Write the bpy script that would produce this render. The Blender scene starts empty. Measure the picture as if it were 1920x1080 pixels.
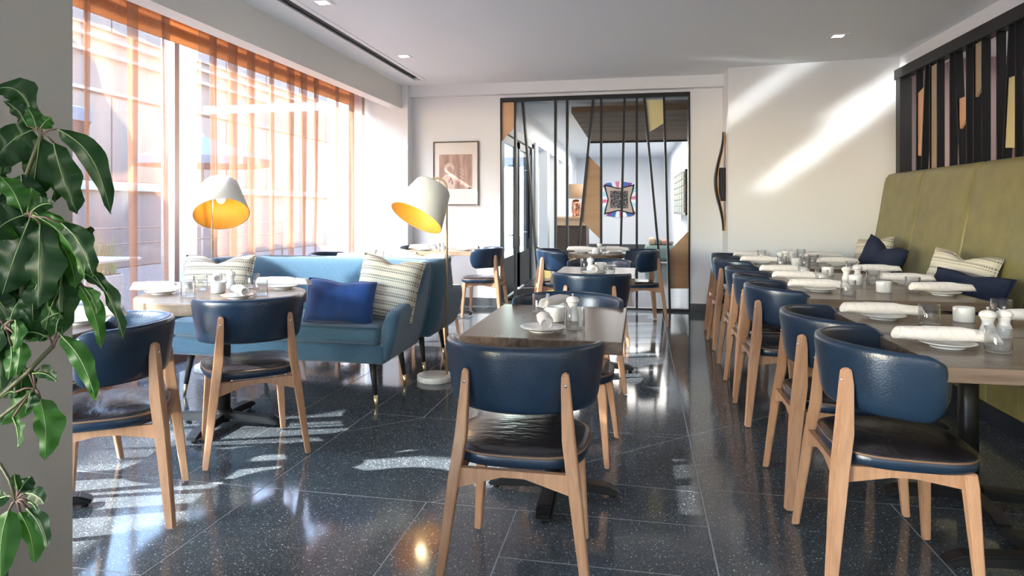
import bpy, bmesh, math, random
from math import sin, cos, pi, radians, sqrt, atan2, atan, floor
from mathutils import Vector, Matrix, noise
random.seed(7)
C = bpy.context.scene.collection
SC = bpy.context.scene

# ------------------------------------------------------------------ camera, sky, sun, exposure
F, CX, V0, CAMH = 1270.0, 920.0, 390.0, 1.24
YAW = atan((1187.0 - CX) / F)
SN, CS = sin(YAW), cos(YAW)
cam_d = bpy.data.cameras.new('camera')
cam_d.sensor_width = 36.0
cam_d.lens = F * 36.0 / 1920.0
cam_d.shift_x = (960 - CX) / 1920.0
cam_d.shift_y = -(540 - V0) / 1920.0
cam_d.clip_start = 0.02
cam = bpy.data.objects.new('camera', cam_d)
C.objects.link(cam)
cam.location = (0, 0, CAMH)
cam.rotation_euler = (pi / 2, 0, YAW)
SC.camera = cam

wd = bpy.data.worlds.new('sky')
SC.world = wd
wd.use_nodes = True
wn = wd.node_tree
wn.nodes.clear()
wo = wn.nodes.new('ShaderNodeOutputWorld')
bg = wn.nodes.new('ShaderNodeBackground')
sky = wn.nodes.new('ShaderNodeTexSky')
sky.sky_type = 'NISHITA'
sky.sun_disc = False
sky.sun_elevation = radians(31)
sky.sun_rotation = radians(243)
sky.air_density = 1.0
sky.dust_density = 0.8
wn.links.new(sky.outputs[0], bg.inputs[0])
wn.links.new(bg.outputs[0], wo.inputs[0])
bg.inputs[1].default_value = 3.4

sun_d = bpy.data.lights.new('sun', 'SUN')
sun_d.energy = 26.0
sun_d.angle = radians(0.6)
sun_d.color = (1.0, 0.98, 0.96)
sun = bpy.data.objects.new('sun', sun_d)
C.objects.link(sun)
SUN = Vector((1.0, 0.40, -0.67)).normalized()
sun.rotation_euler = SUN.to_track_quat('-Z', 'Y').to_euler()


def area(name, loc, target, sx, sy, power, col=(1, 1, 1)):
    d = bpy.data.lights.new(name, 'AREA')
    d.shape = 'RECTANGLE'
    d.size, d.size_y, d.energy, d.color = sx, sy, power, col
    o = bpy.data.objects.new(name, d)
    C.objects.link(o)
    o.location = loc
    o.rotation_euler = (Vector(target) - Vector(loc)).to_track_quat('-Z', 'Y').to_euler()
    return o


# added soft fill lamps, unseen behind the camera and high in the reception
area('rear_fill_lamp', (0.6, -3.3, 1.6), (0.4, 4, 1.2), 4.5, 2.2, 55, (0.93, 0.97, 1.0))
area('reception_fill_lamp', (-0.3, 15.5, 2.72), (-0.3, 15.5, 0), 2.0, 8.0, 200, (1.0, 0.96, 0.90))
for nm, tgt, dr_, ln, pw in (('glint_lamp', (2.15, 7.78, 2.05), (1.1, -0.14, 0.9), 1.35, 2.4), ('glint_lamp_faint', (1.45, 7.87, 2.55), (1.1, -0.14, 0.8), 0.9, 0.8), ('glint_lamp_upper', (2.45, 7.74, 2.42), (1.1, -0.14, 0.7), 0.6, 0.7)):
    # narrow added lamps stand in for sun reflected across the terrace
    src = Vector((-8.5, 4.0, tgt[2] - 1.1))
    dv = (Vector(tgt) - src).normalized()
    xv = (Vector(dr_) - dv * Vector(dr_).dot(dv)).normalized()
    zv = -dv
    yv = zv.cross(xv)
    gl_ = area(nm, src, tgt, ln, 0.07, pw, (1.0, 0.99, 0.97))
    gl_.data.spread = radians(1.3)
    gl_.rotation_euler = Matrix((xv, yv, zv)).transposed().to_euler()
area('side_room_fill_lamp', (3.6, 4.8, 2.7), (3.6, 4.8, 0), 1.0, 5.0, 32, (1.0, 0.95, 0.92))  # added fill lamp, brightens the room behind the slats
vs = SC.view_settings
vs.view_transform = 'Standard'
vs.look = 'None'
vs.gamma = 1.0
vs.use_curve_mapping = False
vs.exposure = 0.62
SC.cycles.transparent_max_bounces = 24
SC.cycles.max_bounces = 10


# ------------------------------------------------------------------ survey helpers: a pixel of the photo and a known real plane give the point
def WD(u, D):
    k = (u - CX) / F
    return (k * D * CS - D * SN, D * CS + k * D * SN)


def PZ(u, v, Z=0.75):
    x, y = WD(u, F * (CAMH - Z) / (v - V0))
    return Vector((x, y, Z))


def PX(u, v, X):
    k = (u - CX) / F
    D = X / (k * CS - SN)
    return Vector((X, WD(u, D)[1], CAMH - (v - V0) * D / F))


def PY(u, v, Y):
    k = (u - CX) / F
    D = Y / (CS + k * SN)
    return Vector((WD(u, D)[0], Y, CAMH - (v - V0) * D / F))


def PD(u, v, D):
    x, y = WD(u, D)
    return Vector((x, y, CAMH - (v - V0) * D / F))


# ------------------------------------------------------------------ materials
MATS = {}


def nodemat(name):
    m = bpy.data.materials.new(name)
    m.use_nodes = True
    nt = m.node_tree
    return m, nt, nt.nodes['Principled BSDF']


def mat(name, col, rough=0.5, metal=0.0, spec=0.5, noise_amt=0.0, nscale=20, bump=0.0, bscale=60, coat=0.0, sheen=0.0, stretch=(1, 1, 1), detail=4.0, emit=None, estr=0.0):
    if name in MATS:
        return MATS[name]
    m, nt, b = nodemat(name)
    b.inputs['Base Color'].default_value = (*col, 1)
    b.inputs['Roughness'].default_value = rough
    b.inputs['Metallic'].default_value = metal
    b.inputs['Specular IOR Level'].default_value = spec
    b.inputs['Coat Weight'].default_value = coat
    b.inputs['Coat Roughness'].default_value = 0.15
    b.inputs['Sheen Weight'].default_value = sheen
    if emit:
        b.inputs['Emission Color'].default_value = (*emit, 1)
        b.inputs['Emission Strength'].default_value = estr
    if noise_amt or bump:
        tc = nt.nodes.new('ShaderNodeTexCoord')
        mp = nt.nodes.new('ShaderNodeMapping')
        mp.inputs['Scale'].default_value = stretch
        nt.links.new(tc.outputs['Object'], mp.inputs[0])
    if noise_amt:
        n = nt.nodes.new('ShaderNodeTexNoise')
        n.inputs['Scale'].default_value = nscale
        n.inputs['Detail'].default_value = detail
        nt.links.new(mp.outputs[0], n.inputs['Vector'])
        r = nt.nodes.new('ShaderNodeValToRGB')
        lo = tuple(max(0, c * (1 - noise_amt)) for c in col)
        hi = tuple(min(1, c * (1 + noise_amt)) for c in col)
        r.color_ramp.elements[0].position = 0.3
        r.color_ramp.elements[1].position = 0.7
        r.color_ramp.elements[0].color = (*lo, 1)
        r.color_ramp.elements[1].color = (*hi, 1)
        nt.links.new(n.outputs[0], r.inputs[0])
        nt.links.new(r.outputs[0], b.inputs['Base Color'])
    if bump:
        n2 = nt.nodes.new('ShaderNodeTexNoise')
        n2.inputs['Scale'].default_value = bscale
        n2.inputs['Detail'].default_value = 3
        nt.links.new(mp.outputs[0], n2.inputs['Vector'])
        bp = nt.nodes.new('ShaderNodeBump')
        bp.inputs['Strength'].default_value = bump
        bp.inputs['Distance'].default_value = 0.01
        nt.links.new(n2.outputs[0], bp.inputs['Height'])
        nt.links.new(bp.outputs[0], b.inputs['Normal'])
    MATS[name] = m
    return m


white_wall = mat('white_wall', (0.775, 0.785, 0.81), 0.7, bump=0.03, bscale=90)
soffit_m = mat('soffit_paint', (0.82, 0.80, 0.76), 0.75)
ceil_m = mat('ceiling_paint', (0.85, 0.885, 0.91), 0.6)
black = mat('black_metal', (0.012, 0.012, 0.013), 0.38, metal=0.3)
blackmatt = mat('black_matt', (0.01, 0.01, 0.011), 0.6)
brass = mat('brass', (0.88, 0.66, 0.36), 0.38, metal=1.0)
steel = mat('steel', (0.75, 0.75, 0.77), 0.25, metal=1.0)
china = mat('white_china', (0.86, 0.85, 0.83), 0.18, coat=0.4)
ceramic = mat('mill_white', (0.84, 0.82, 0.80), 0.35)
marble = mat('marble', (0.66, 0.63, 0.60), 0.3, noise_amt=0.25, nscale=9, detail=8)
shade_out = mat('shade_linen', (0.78, 0.76, 0.70), 0.8, bump=0.2, bscale=200)
shade_in = mat('shade_gold_lining', (0.62, 0.30, 0.035), 0.55, metal=0.0)
base_m = mat('baseboard_grey', (0.06, 0.065, 0.07), 0.5)
sofa_m = mat('sofa_blue_wool', (0.046, 0.115, 0.185), 0.95, noise_amt=0.35, nscale=260, bump=0.35, bscale=420, sheen=0.35)
velvet = mat('blue_velvet', (0.006, 0.050, 0.20), 0.7, noise_amt=0.35, nscale=6, bump=0.4, bscale=12, sheen=0.15)
navy = mat('navy_linen', (0.012, 0.02, 0.05), 0.9, noise_amt=0.3, nscale=200, bump=0.3, bscale=30)
olive = mat('olive_leather', (0.20, 0.18, 0.065), 0.36, noise_amt=0.16, nscale=7, bump=0.08, bscale=250, detail=6)
grout_m = mat('grout', (0.42, 0.43, 0.44), 0.7)
darktoe = mat('dark_plinth', (0.012, 0.014, 0.025), 0.5)
leather = mat('navy_leather', (0.009, 0.025, 0.054), 0.29, noise_amt=0.18, nscale=14, bump=0.12, bscale=160, coat=0.12)
piping_m = mat('brown_piping', (0.20, 0.115, 0.07), 0.5)
seat_m = mat('worn_seat_leather', (0.020, 0.017, 0.020), 0.27, noise_amt=0.3, nscale=6, bump=0.55, bscale=13, coat=0.2, stretch=(1, 2.2, 1))
pillow_stripe = None


def wood(name, c1, c2, rough, scale, axis, dist=5.0, bump=0.05):
    m, nt, b = nodemat(name)
    tc = nt.nodes.new('ShaderNodeTexCoord')
    mp = nt.nodes.new('ShaderNodeMapping')
    sc = [scale] * 3
    sc[axis] = scale * 0.08
    mp.inputs['Scale'].default_value = sc
    n = nt.nodes.new('ShaderNodeTexNoise')
    n.inputs['Scale'].default_value = 1.0
    n.inputs['Detail'].default_value = 8
    n.inputs['Distortion'].default_value = dist * 0.1
    r = nt.nodes.new('ShaderNodeValToRGB')
    r.color_ramp.elements[0].position = 0.32
    r.color_ramp.elements[1].position = 0.68
    r.color_ramp.elements[0].color = (*c1, 1)
    r.color_ramp.elements[1].color = (*c2, 1)
    nt.links.new(tc.outputs['Object'], mp.inputs[0])
    nt.links.new(mp.outputs[0], n.inputs['Vector'])
    nt.links.new(n.outputs[0], r.inputs[0])
    nt.links.new(r.outputs[0], b.inputs['Base Color'])
    bp = nt.nodes.new('ShaderNodeBump')
    bp.inputs['Strength'].default_value = bump
    bp.inputs['Distance'].default_value = 0.005
    nt.links.new(n.outputs[0], bp.inputs['Height'])
    nt.links.new(bp.outputs[0], b.inputs['Normal'])
    b.inputs['Roughness'].default_value = rough
    return m


beech = wood('beech_wood', (0.38, 0.205, 0.115), (0.49, 0.285, 0.17), 0.42, 60, 2)
ttop_x = wood('fumed_oak_across', (0.10, 0.066, 0.047), (0.20, 0.145, 0.108), 0.27, 38, 0, 3.0, 0.012)
ttop_y = wood('fumed_oak_along', (0.10, 0.066, 0.047), (0.20, 0.145, 0.108), 0.27, 38, 1, 3.0, 0.012)
ttop_pale = wood('pale_oak_top', (0.27, 0.19, 0.125), (0.42, 0.31, 0.21), 0.25, 30, 0, 3.0, 0.012)
header_m = wood('window_head_wood', (0.70, 0.28, 0.10), (0.88, 0.42, 0.17), 0.6, 6, 1)
bronze = wood('bronze_panel', (0.34, 0.19, 0.09), (0.42, 0.25, 0.13), 0.35, 14, 0)
peach = mat('peach_panel', (0.62, 0.36, 0.20), 0.45)
paleyellow = mat('pale_yellow_panel', (0.60, 0.53, 0.28), 0.45)
tan = mat('tan_panel', (0.36, 0.28, 0.19), 0.5)
brown_soffit = wood('brown_soffit', (0.13, 0.08, 0.045), (0.26, 0.17, 0.095), 0.7, 5, 0)


def terrazzo():
    m, nt, b = nodemat('terrazzo')
    tc = nt.nodes.new('ShaderNodeTexCoord')
    col = None
    prev = nt.nodes.new('ShaderNodeRGB')
    prev.outputs[0].default_value = (0.012, 0.016, 0.024, 1)
    n = nt.nodes.new('ShaderNodeTexNoise')
    n.inputs['Scale'].default_value = 3.0
    n.inputs['Detail'].default_value = 8
    mx = nt.nodes.new('ShaderNodeMix')
    mx.data_type = 'RGBA'
    mx.inputs[6].default_value = (0.040, 0.046, 0.056, 1)
    mx.inputs[7].default_value = (0.085, 0.098, 0.110, 1)
    nt.links.new(tc.outputs['Object'], n.inputs['Vector'])
    nt.links.new(n.outputs[0], mx.inputs[0])
    cur = mx.outputs[2]
    for sc, th, c2 in ((70, 0.22, (0.60, 0.63, 0.62)), (150, 0.30, (0.36, 0.40, 0.40)), (260, 0.36, (0.22, 0.26, 0.27))):
        v = nt.nodes.new('ShaderNodeTexVoronoi')
        v.inputs['Scale'].default_value = sc
        nt.links.new(tc.outputs['Object'], v.inputs['Vector'])
        lt = nt.nodes.new('ShaderNodeMath')
        lt.operation = 'LESS_THAN'
        lt.inputs[1].default_value = th
        nt.links.new(v.outputs['Distance'], lt.inputs[0])
        sep = nt.nodes.new('ShaderNodeSeparateColor')
        nt.links.new(v.outputs['Color'], sep.inputs[0])
        g = nt.nodes.new('ShaderNodeMath')
        g.operation = 'GREATER_THAN'
        g.inputs[1].default_value = 0.42
        nt.links.new(sep.outputs[0], g.inputs[0])
        mu = nt.nodes.new('ShaderNodeMath')
        mu.operation = 'MULTIPLY'
        nt.links.new(lt.outputs[0], mu.inputs[0])
        nt.links.new(g.outputs[0], mu.inputs[1])
        mu2 = nt.nodes.new('ShaderNodeMath')
        mu2.operation = 'MULTIPLY'
        nt.links.new(mu.outputs[0], mu2.inputs[0])
        nt.links.new(sep.outputs[1], mu2.inputs[1])
        k = nt.nodes.new('ShaderNodeMix')
        k.data_type = 'RGBA'
        k.inputs[7].default_value = (*c2, 1)
        nt.links.new(mu2.outputs[0], k.inputs[0])
        nt.links.new(cur, k.inputs[6])
        cur = k.outputs[2]
    nt.links.new(cur, b.inputs['Base Color'])
    b.inputs['Roughness'].default_value = 0.09
    b.inputs['Specular IOR Level'].default_value = 0.5
    return m


terr = terrazzo()


def sheer():
    m, nt, b = nodemat('sheer_copper_voile')
    nt.nodes.remove(b)
    out = nt.nodes['Material Output']
    tr = nt.nodes.new('ShaderNodeBsdfTransparent')
    di = nt.nodes.new('ShaderNodeBsdfDiffuse')
    tl = nt.nodes.new('ShaderNodeBsdfTranslucent')
    di.inputs[0].default_value = (0.50, 0.25, 0.15, 1)
    tl.inputs[0].default_value = (0.33, 0.165, 0.095, 1)
    m1 = nt.nodes.new('ShaderNodeMixShader')
    m1.inputs[0].default_value = 0.6
    nt.links.new(di.outputs[0], m1.inputs[1])
    nt.links.new(tl.outputs[0], m1.inputs[2])
    tc = nt.nodes.new('ShaderNodeTexCoord')
    mp = nt.nodes.new('ShaderNodeMapping')
    mp.inputs['Scale'].default_value = (160, 160, 70)
    n = nt.nodes.new('ShaderNodeTexNoise')
    n.inputs['Scale'].default_value = 1.0
    n.inputs['Detail'].default_value = 5
    nt.links.new(tc.outputs['Object'], mp.inputs[0])
    nt.links.new(mp.outputs[0], n.inputs['Vector'])
    mr = nt.nodes.new('ShaderNodeMapRange')
    mr.inputs[1].default_value = 0.3
    mr.inputs[2].default_value = 0.7
    mr.inputs[3].default_value = 0.40
    mr.inputs[4].default_value = 0.58
    nt.links.new(n.outputs[0], mr.inputs[0])
    m2 = nt.nodes.new('ShaderNodeMixShader')
    nt.links.new(mr.outputs[0], m2.inputs[0])
    nt.links.new(tr.outputs[0], m2.inputs[1])
    nt.links.new(m1.outputs[0], m2.inputs[2])
    nt.links.new(m2.outputs[0], out.inputs[0])
    return m


sheer_m = sheer()


def pane_mat():
    m, nt, b = nodemat('window_pane')
    nt.nodes.remove(b)
    out = nt.nodes['Material Output']
    tr = nt.nodes.new('ShaderNodeBsdfTransparent')
    gl = nt.nodes.new('ShaderNodeBsdfGlossy')
    gl.inputs['Roughness'].default_value = 0.02
    tr.inputs[0].default_value = (0.95, 0.97, 0.97, 1)
    mx = nt.nodes.new('ShaderNodeMixShader')
    mx.inputs[0].default_value = 0.06
    nt.links.new(tr.outputs[0], mx.inputs[1])
    nt.links.new(gl.outputs[0], mx.inputs[2])
    nt.links.new(mx.outputs[0], out.inputs[0])
    return m


pane_m = pane_mat()
m_, nt_, b_ = nodemat('drinking_glass')
nt_.nodes.remove(b_)
g_ = nt_.nodes.new('ShaderNodeBsdfGlossy')
g_.inputs['Roughness'].default_value = 0.01
t_ = nt_.nodes.new('ShaderNodeBsdfTransparent')
t_.inputs[0].default_value = (0.975, 0.985, 0.985, 1)
lw_ = nt_.nodes.new('ShaderNodeLayerWeight')
lw_.inputs[0].default_value = 0.5
pw_ = nt_.nodes.new('ShaderNodeMath'); pw_.operation = 'POWER'; pw_.inputs[1].default_value = 2.2
nt_.links.new(lw_.outputs['Facing'], pw_.inputs[0])
fr_ = nt_.nodes.new('ShaderNodeMath'); fr_.operation = 'MULTIPLY_ADD'; fr_.inputs[1].default_value = 0.85; fr_.inputs[2].default_value = 0.06
nt_.links.new(pw_.outputs[0], fr_.inputs[0])
x_ = nt_.nodes.new('ShaderNodeMixShader')
nt_.links.new(fr_.outputs[0], x_.inputs[0])
nt_.links.new(t_.outputs[0], x_.inputs[1])
nt_.links.new(g_.outputs[0], x_.inputs[2])
nt_.links.new(x_.outputs[0], nt_.nodes['Material Output'].inputs[0])
glass_m = m_


def stripes_mat(name, base, dark, scale, axis=2, thr=0.35):
    m, nt, b = nodemat(name)
    tc = nt.nodes.new('ShaderNodeTexCoord')
    sp = nt.nodes.new('ShaderNodeSeparateXYZ')
    nt.links.new(tc.outputs['Object'], sp.inputs[0])

    def tri(sock, s, ph=0.0):
        a = nt.nodes.new('ShaderNodeMath'); a.operation = 'MULTIPLY_ADD'
        a.inputs[1].default_value = s; a.inputs[2].default_value = ph
        nt.links.new(sock, a.inputs[0])
        f = nt.nodes.new('ShaderNodeMath'); f.operation = 'SINE'
        nt.links.new(a.outputs[0], f.inputs[0])
        return f.outputs[0]
    z = sp.outputs[axis]
    a = tri(z, scale)
    bb = tri(z, scale * 0.371, 1.0)
    xx = tri(sp.outputs[0], 520.0)
    add = nt.nodes.new('ShaderNodeMath'); add.operation = 'ADD'
    nt.links.new(a, add.inputs[0]); nt.links.new(bb, add.inputs[1])
    g = nt.nodes.new('ShaderNodeMath'); g.operation = 'GREATER_THAN'; g.inputs[1].default_value = thr
    nt.links.new(add.outputs[0], g.inputs[0])
    g2 = nt.nodes.new('ShaderNodeMath'); g2.operation = 'GREATER_THAN'; g2.inputs[1].default_value = -0.35
    nt.links.new(xx, g2.inputs[0])
    mu = nt.nodes.new('ShaderNodeMath'); mu.operation = 'MULTIPLY'
    nt.links.new(g.outputs[0], mu.inputs[0]); nt.links.new(g2.outputs[0], mu.inputs[1])
    mx = nt.nodes.new('ShaderNodeMix'); mx.data_type = 'RGBA'
    mx.inputs[6].default_value = (*base, 1); mx.inputs[7].default_value = (*dark, 1)
    nt.links.new(mu.outputs[0], mx.inputs[0])
    nt.links.new(mx.outputs[2], b.inputs['Base Color'])
    b.inputs['Roughness'].default_value = 0.9
    bp = nt.nodes.new('ShaderNodeBump'); bp.inputs['Strength'].default_value = 0.4; bp.inputs['Distance'].default_value = 0.004
    nt.links.new(add.outputs[0], bp.inputs['Height']); nt.links.new(bp.outputs[0], b.inputs['Normal'])
    return m


stripe_m = stripes_mat('woven_stripe', (0.62, 0.57, 0.46), (0.16, 0.17, 0.15), 330.0)
stripe_pale = stripes_mat('woven_stripe_pale', (0.68, 0.64, 0.53), (0.22, 0.23, 0.20), 260.0, thr=0.8)


def check_mat():
    m, nt, b = nodemat('napkin_check')
    tc = nt.nodes.new('ShaderNodeTexCoord')
    mp = nt.nodes.new('ShaderNodeMapping')
    mp.inputs['Rotation'].default_value = (0.5, 0.3, radians(45))
    nt.links.new(tc.outputs['Object'], mp.inputs[0])
    sp = nt.nodes.new('ShaderNodeSeparateXYZ')
    nt.links.new(mp.outputs[0], sp.inputs[0])
    res = []
    for ax in (0, 1):
        a = nt.nodes.new('ShaderNodeMath'); a.operation = 'MULTIPLY'; a.inputs[1].default_value = 230.0
        nt.links.new(sp.outputs[ax], a.inputs[0])
        f = nt.nodes.new('ShaderNodeMath'); f.operation = 'SINE'
        nt.links.new(a.outputs[0], f.inputs[0])
        g = nt.nodes.new('ShaderNodeMath'); g.operation = 'GREATER_THAN'; g.inputs[1].default_value = 0.97
        nt.links.new(f.outputs[0], g.inputs[0])
        res.append(g.outputs[0])
    mxm = nt.nodes.new('ShaderNodeMath'); mxm.operation = 'MAXIMUM'
    nt.links.new(res[0], mxm.inputs[0]); nt.links.new(res[1], mxm.inputs[1])
    mx = nt.nodes.new('ShaderNodeMix'); mx.data_type = 'RGBA'
    mx.inputs[6].default_value = (0.84, 0.79, 0.75, 1); mx.inputs[7].default_value = (0.76, 0.70, 0.67, 1)
    nt.links.new(mxm.outputs[0], mx.inputs[0])
    nt.links.new(mx.outputs[2], b.inputs['Base Color'])
    b.inputs['Roughness'].default_value = 0.85
    return m


napkin_m = check_mat()


def leaf_mat(name, c1, c2):
    m, nt, b = nodemat(name)
    tc = nt.nodes.new('ShaderNodeTexCoord')
    n = nt.nodes.new('ShaderNodeTexNoise'); n.inputs['Scale'].default_value = 3
    nt.links.new(tc.outputs['Object'], n.inputs['Vector'])
    mx = nt.nodes.new('ShaderNodeMix'); mx.data_type = 'RGBA'
    mx.inputs[6].default_value = (*c1, 1); mx.inputs[7].default_value = (*c2, 1)
    nt.links.new(n.outputs[0], mx.inputs[0])
    nt.links.new(mx.outputs[2], b.inputs['Base Color'])
    b.inputs['Roughness'].default_value = 0.40
    b.inputs['Specular IOR Level'].default_value = 0.16
    tl = nt.nodes.new('ShaderNodeBsdfTranslucent'); tl.inputs[0].default_value = (c2[0] * 3.5, c2[1] * 4, c2[2] * 0.8, 1)
    ms = nt.nodes.new('ShaderNodeMixShader'); ms.inputs[0].default_value = 0.25
    nt.links.new(b.outputs[0], ms.inputs[1]); nt.links.new(tl.outputs[0], ms.inputs[2])
    nt.links.new(ms.outputs[0], nt.nodes['Material Output'].inputs[0])
    return m


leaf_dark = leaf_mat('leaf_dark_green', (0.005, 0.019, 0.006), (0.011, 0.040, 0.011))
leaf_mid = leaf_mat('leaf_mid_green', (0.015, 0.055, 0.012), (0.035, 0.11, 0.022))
vein_m = mat('leaf_midrib', (0.11, 0.19, 0.06), 0.5)
stem_m = mat('plant_stem', (0.07, 0.075, 0.03), 0.6)
stem_red = mat('leaf_stalk', (0.09, 0.05, 0.035), 0.6)


# ------------------------------------------------------------------ object helpers
def link(name, me, m=None, parent=None, smooth=False):
    if m is not None:
        me.materials.append(m)
    if smooth:
        for p in me.polygons:
            p.use_smooth = True
    o = bpy.data.objects.new(name, me)
    C.objects.link(o)
    if parent is not None:
        o.parent = parent
    return o


def from_bm(name, bm, m=None, parent=None, smooth=False, recalc=True):
    if recalc:
        bmesh.ops.recalc_face_normals(bm, faces=bm.faces)
    me = bpy.data.meshes.new(name)
    bm.to_mesh(me)
    bm.free()
    return link(name, me, m, parent, smooth)


def pyd(name, vs_, fs, m=None, parent=None, smooth=False):
    bm = bmesh.new()
    vv = [bm.verts.new(v) for v in vs_]
    for f in fs:
        try:
            bm.faces.new([vv[i] for i in f])
        except ValueError:
            pass
    return from_bm(name, bm, m, parent, smooth)


def tag(o, label, cat, group=None, kind=None):
    o['label'] = label
    o['category'] = cat
    if group:
        o['group'] = group
    if kind:
        o['kind'] = kind
    return o


def struct(o):
    o['kind'] = 'structure'
    return o


def thing(name, label, cat, loc=(0, 0, 0), rz=0.0, group=None):
    o = bpy.data.objects.new(name, None)
    o.empty_display_size = 0.05
    C.objects.link(o)
    o.location = loc
    o.rotation_euler = (0, 0, rz)
    return tag(o, label, cat, group)


KIDS = {}


def kids(o):
    return [c for c in bpy.data.objects if c.parent is o]


def dup(root, loc, rz, label, group=None):
    """a copy of the thing, its parts and sub-parts"""
    def cp(o, par):
        c = o.copy()
        C.objects.link(c)
        if par is not None:
            c.parent = par
            c.matrix_parent_inverse = o.matrix_parent_inverse
        for ch in KIDS.get(o.name, ()):
            cp(ch, c)
        return c
    if root.name not in KIDS:
        def reg(o):
            KIDS[o.name] = kids(o)
            for ch in KIDS[o.name]:
                reg(ch)
        reg(root)
    r = cp(root, None)
    r.location = loc
    r.rotation_euler = (0, 0, rz)
    r['label'] = label
    if group:
        r['group'] = group
    return r


def bmbox(bm, x0, x1, y0, y1, z0, z1, bev=0.0, seg=2):
    r = bmesh.ops.create_cube(bm, size=1.0)
    vs_ = r['verts']
    for v in vs_:
        v.co = Vector((x0 + (v.co.x + 0.5) * (x1 - x0), y0 + (v.co.y + 0.5) * (y1 - y0), z0 + (v.co.z + 0.5) * (z1 - z0)))
    if bev:
        es = list({e for v in vs_ for e in v.link_edges})
        bmesh.ops.bevel(bm, geom=es, offset=bev, segments=seg, affect='EDGES', profile=0.5)


def box(name, x0, x1, y0, y1, z0, z1, m, parent=None, bev=0.0, seg=2, smooth=False):
    bm = bmesh.new()
    bmbox(bm, x0, x1, y0, y1, z0, z1, bev, seg)
    return from_bm(name, bm, m, parent, smooth)


def lathe_bm(bm, prof, n=32, c=(0, 0, 0)):
    rings = []
    for r, z in prof:
        if r < 1e-5:
            rings.append([bm.verts.new((c[0], c[1], c[2] + z))])
        else:
            rings.append([bm.verts.new((c[0] + r * cos(2 * pi * i / n), c[1] + r * sin(2 * pi * i / n), c[2] + z)) for i in range(n)])
    for a, b in zip(rings, rings[1:]):
        for i in range(n):
            j = (i + 1) % n
            if len(a) == 1 and len(b) == 1:
                continue
            if len(a) == 1:
                bm.faces.new((a[0], b[j], b[i]))
            elif len(b) == 1:
                bm.faces.new((a[i], a[j], b[0]))
            else:
                bm.faces.new((a[i], a[j], b[j], b[i]))


def lathe(name, prof, m, parent=None, n=32, c=(0, 0, 0), smooth=True):
    bm = bmesh.new()
    lathe_bm(bm, prof, n, c)
    o = from_bm(name, bm, m, parent, smooth)
    return o


def tube_bm(bm, pts, rad, n=10, closed=False, cap=True):
    pts = [Vector(p) for p in pts]
    N = len(pts)
    rings = []
    up = Vector((0, 0, 1))
    prevx = None
    for i, p in enumerate(pts):
        if closed:
            t = (pts[(i + 1) % N] - pts[i - 1]).normalized()
        else:
            t = (pts[min(i + 1, N - 1)] - pts[max(i - 1, 0)]).normalized()
        if prevx is None:
            a = up if abs(t.dot(up)) < 0.9 else Vector((1, 0, 0))
            x = t.cross(a).normalized()
        else:
            x = (prevx - t * prevx.dot(t)).normalized()
        prevx = x
        y = t.cross(x)
        r = rad[i] if isinstance(rad, (list, tuple)) else rad
        rings.append([bm.verts.new(p + (x * cos(2 * pi * k / n) + y * sin(2 * pi * k / n)) * r) for k in range(n)])
    L = N if closed else N - 1
    for i in range(L):
        a, b = rings[i], rings[(i + 1) % N]
        for k in range(n):
            bm.faces.new((a[k], a[(k + 1) % n], b[(k + 1) % n], b[k]))
    if cap and not closed:
        bm.faces.new(rings[0])
        bm.faces.new(rings[-1])


def tube(name, pts, rad, m, parent=None, n=10, closed=False, smooth=True):
    bm = bmesh.new()
    tube_bm(bm, pts, rad, n, closed)
    return from_bm(name, bm, m, parent, smooth)


def prism(name, pts, d, m, parent=None, bev=0.0, smooth=False):
    """polygon of 3-D points extruded by vector d"""
    bm = bmesh.new()
    a = [bm.verts.new(p) for p in pts]
    d = Vector(d)
    b = [bm.verts.new(Vector(p) + d) for p in pts]
    bm.faces.new(a)
    bm.faces.new(list(reversed(b)))
    n = len(pts)
    for i in range(n):
        bm.faces.new((a[i], b[i], b[(i + 1) % n], a[(i + 1) % n]))
    bmesh.ops.recalc_face_normals(bm, faces=bm.faces)
    if bev:
        bmesh.ops.bevel(bm, geom=list(bm.edges), offset=bev, segments=2, affect='EDGES')
    return from_bm(name, bm, m, parent, smooth)


def beam(name, sects, m, parent=None, bev=0.0):
    """lofted rectangular bar; sects: (centre, half width vector, half depth vector)"""
    bm = bmesh.new()
    rings = []
    for c, hx, hy in sects:
        c, hx, hy = Vector(c), Vector(hx), Vector(hy)
        rings.append([bm.verts.new(c + hx * a + hy * b) for a, b in ((-1, -1), (1, -1), (1, 1), (-1, 1))])
    for a, b in zip(rings, rings[1:]):
        for k in range(4):
            bm.faces.new((a[k], a[(k + 1) % 4], b[(k + 1) % 4], b[k]))
    bm.faces.new(rings[0])
    bm.faces.new(rings[-1])
    bmesh.ops.recalc_face_normals(bm, faces=bm.faces)
    if bev:
        bmesh.ops.bevel(bm, geom=list(bm.edges), offset=bev, segments=2, affect='EDGES')
    return from_bm(name, bm, m, parent)


# ------------------------------------------------------------------ the setting
CEIL = 2.80
XW = -2.88           # face of the window soffit
YB = 8.40            # recessed end wall
XR = 2.69            # wall with the banquette


def clip(poly, a, b, keep):
    out = []
    n = len(poly)
    def sd(p):
        return ((b[0] - a[0]) * (p[1] - a[1]) - (b[1] - a[1]) * (p[0] - a[0])) * keep
    for i in range(n):
        p, q = poly[i], poly[(i + 1) % n]
        dp, dq = sd(p), sd(q)
        if dp >= 0:
            out.append(p)
        if (dp > 0 and dq < 0) or (dp < 0 and dq > 0):
            t = dp / (dp - dq)
            out.append((p[0] + (q[0] - p[0]) * t, p[1] + (q[1] - p[1]) * t))
    return out


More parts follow.
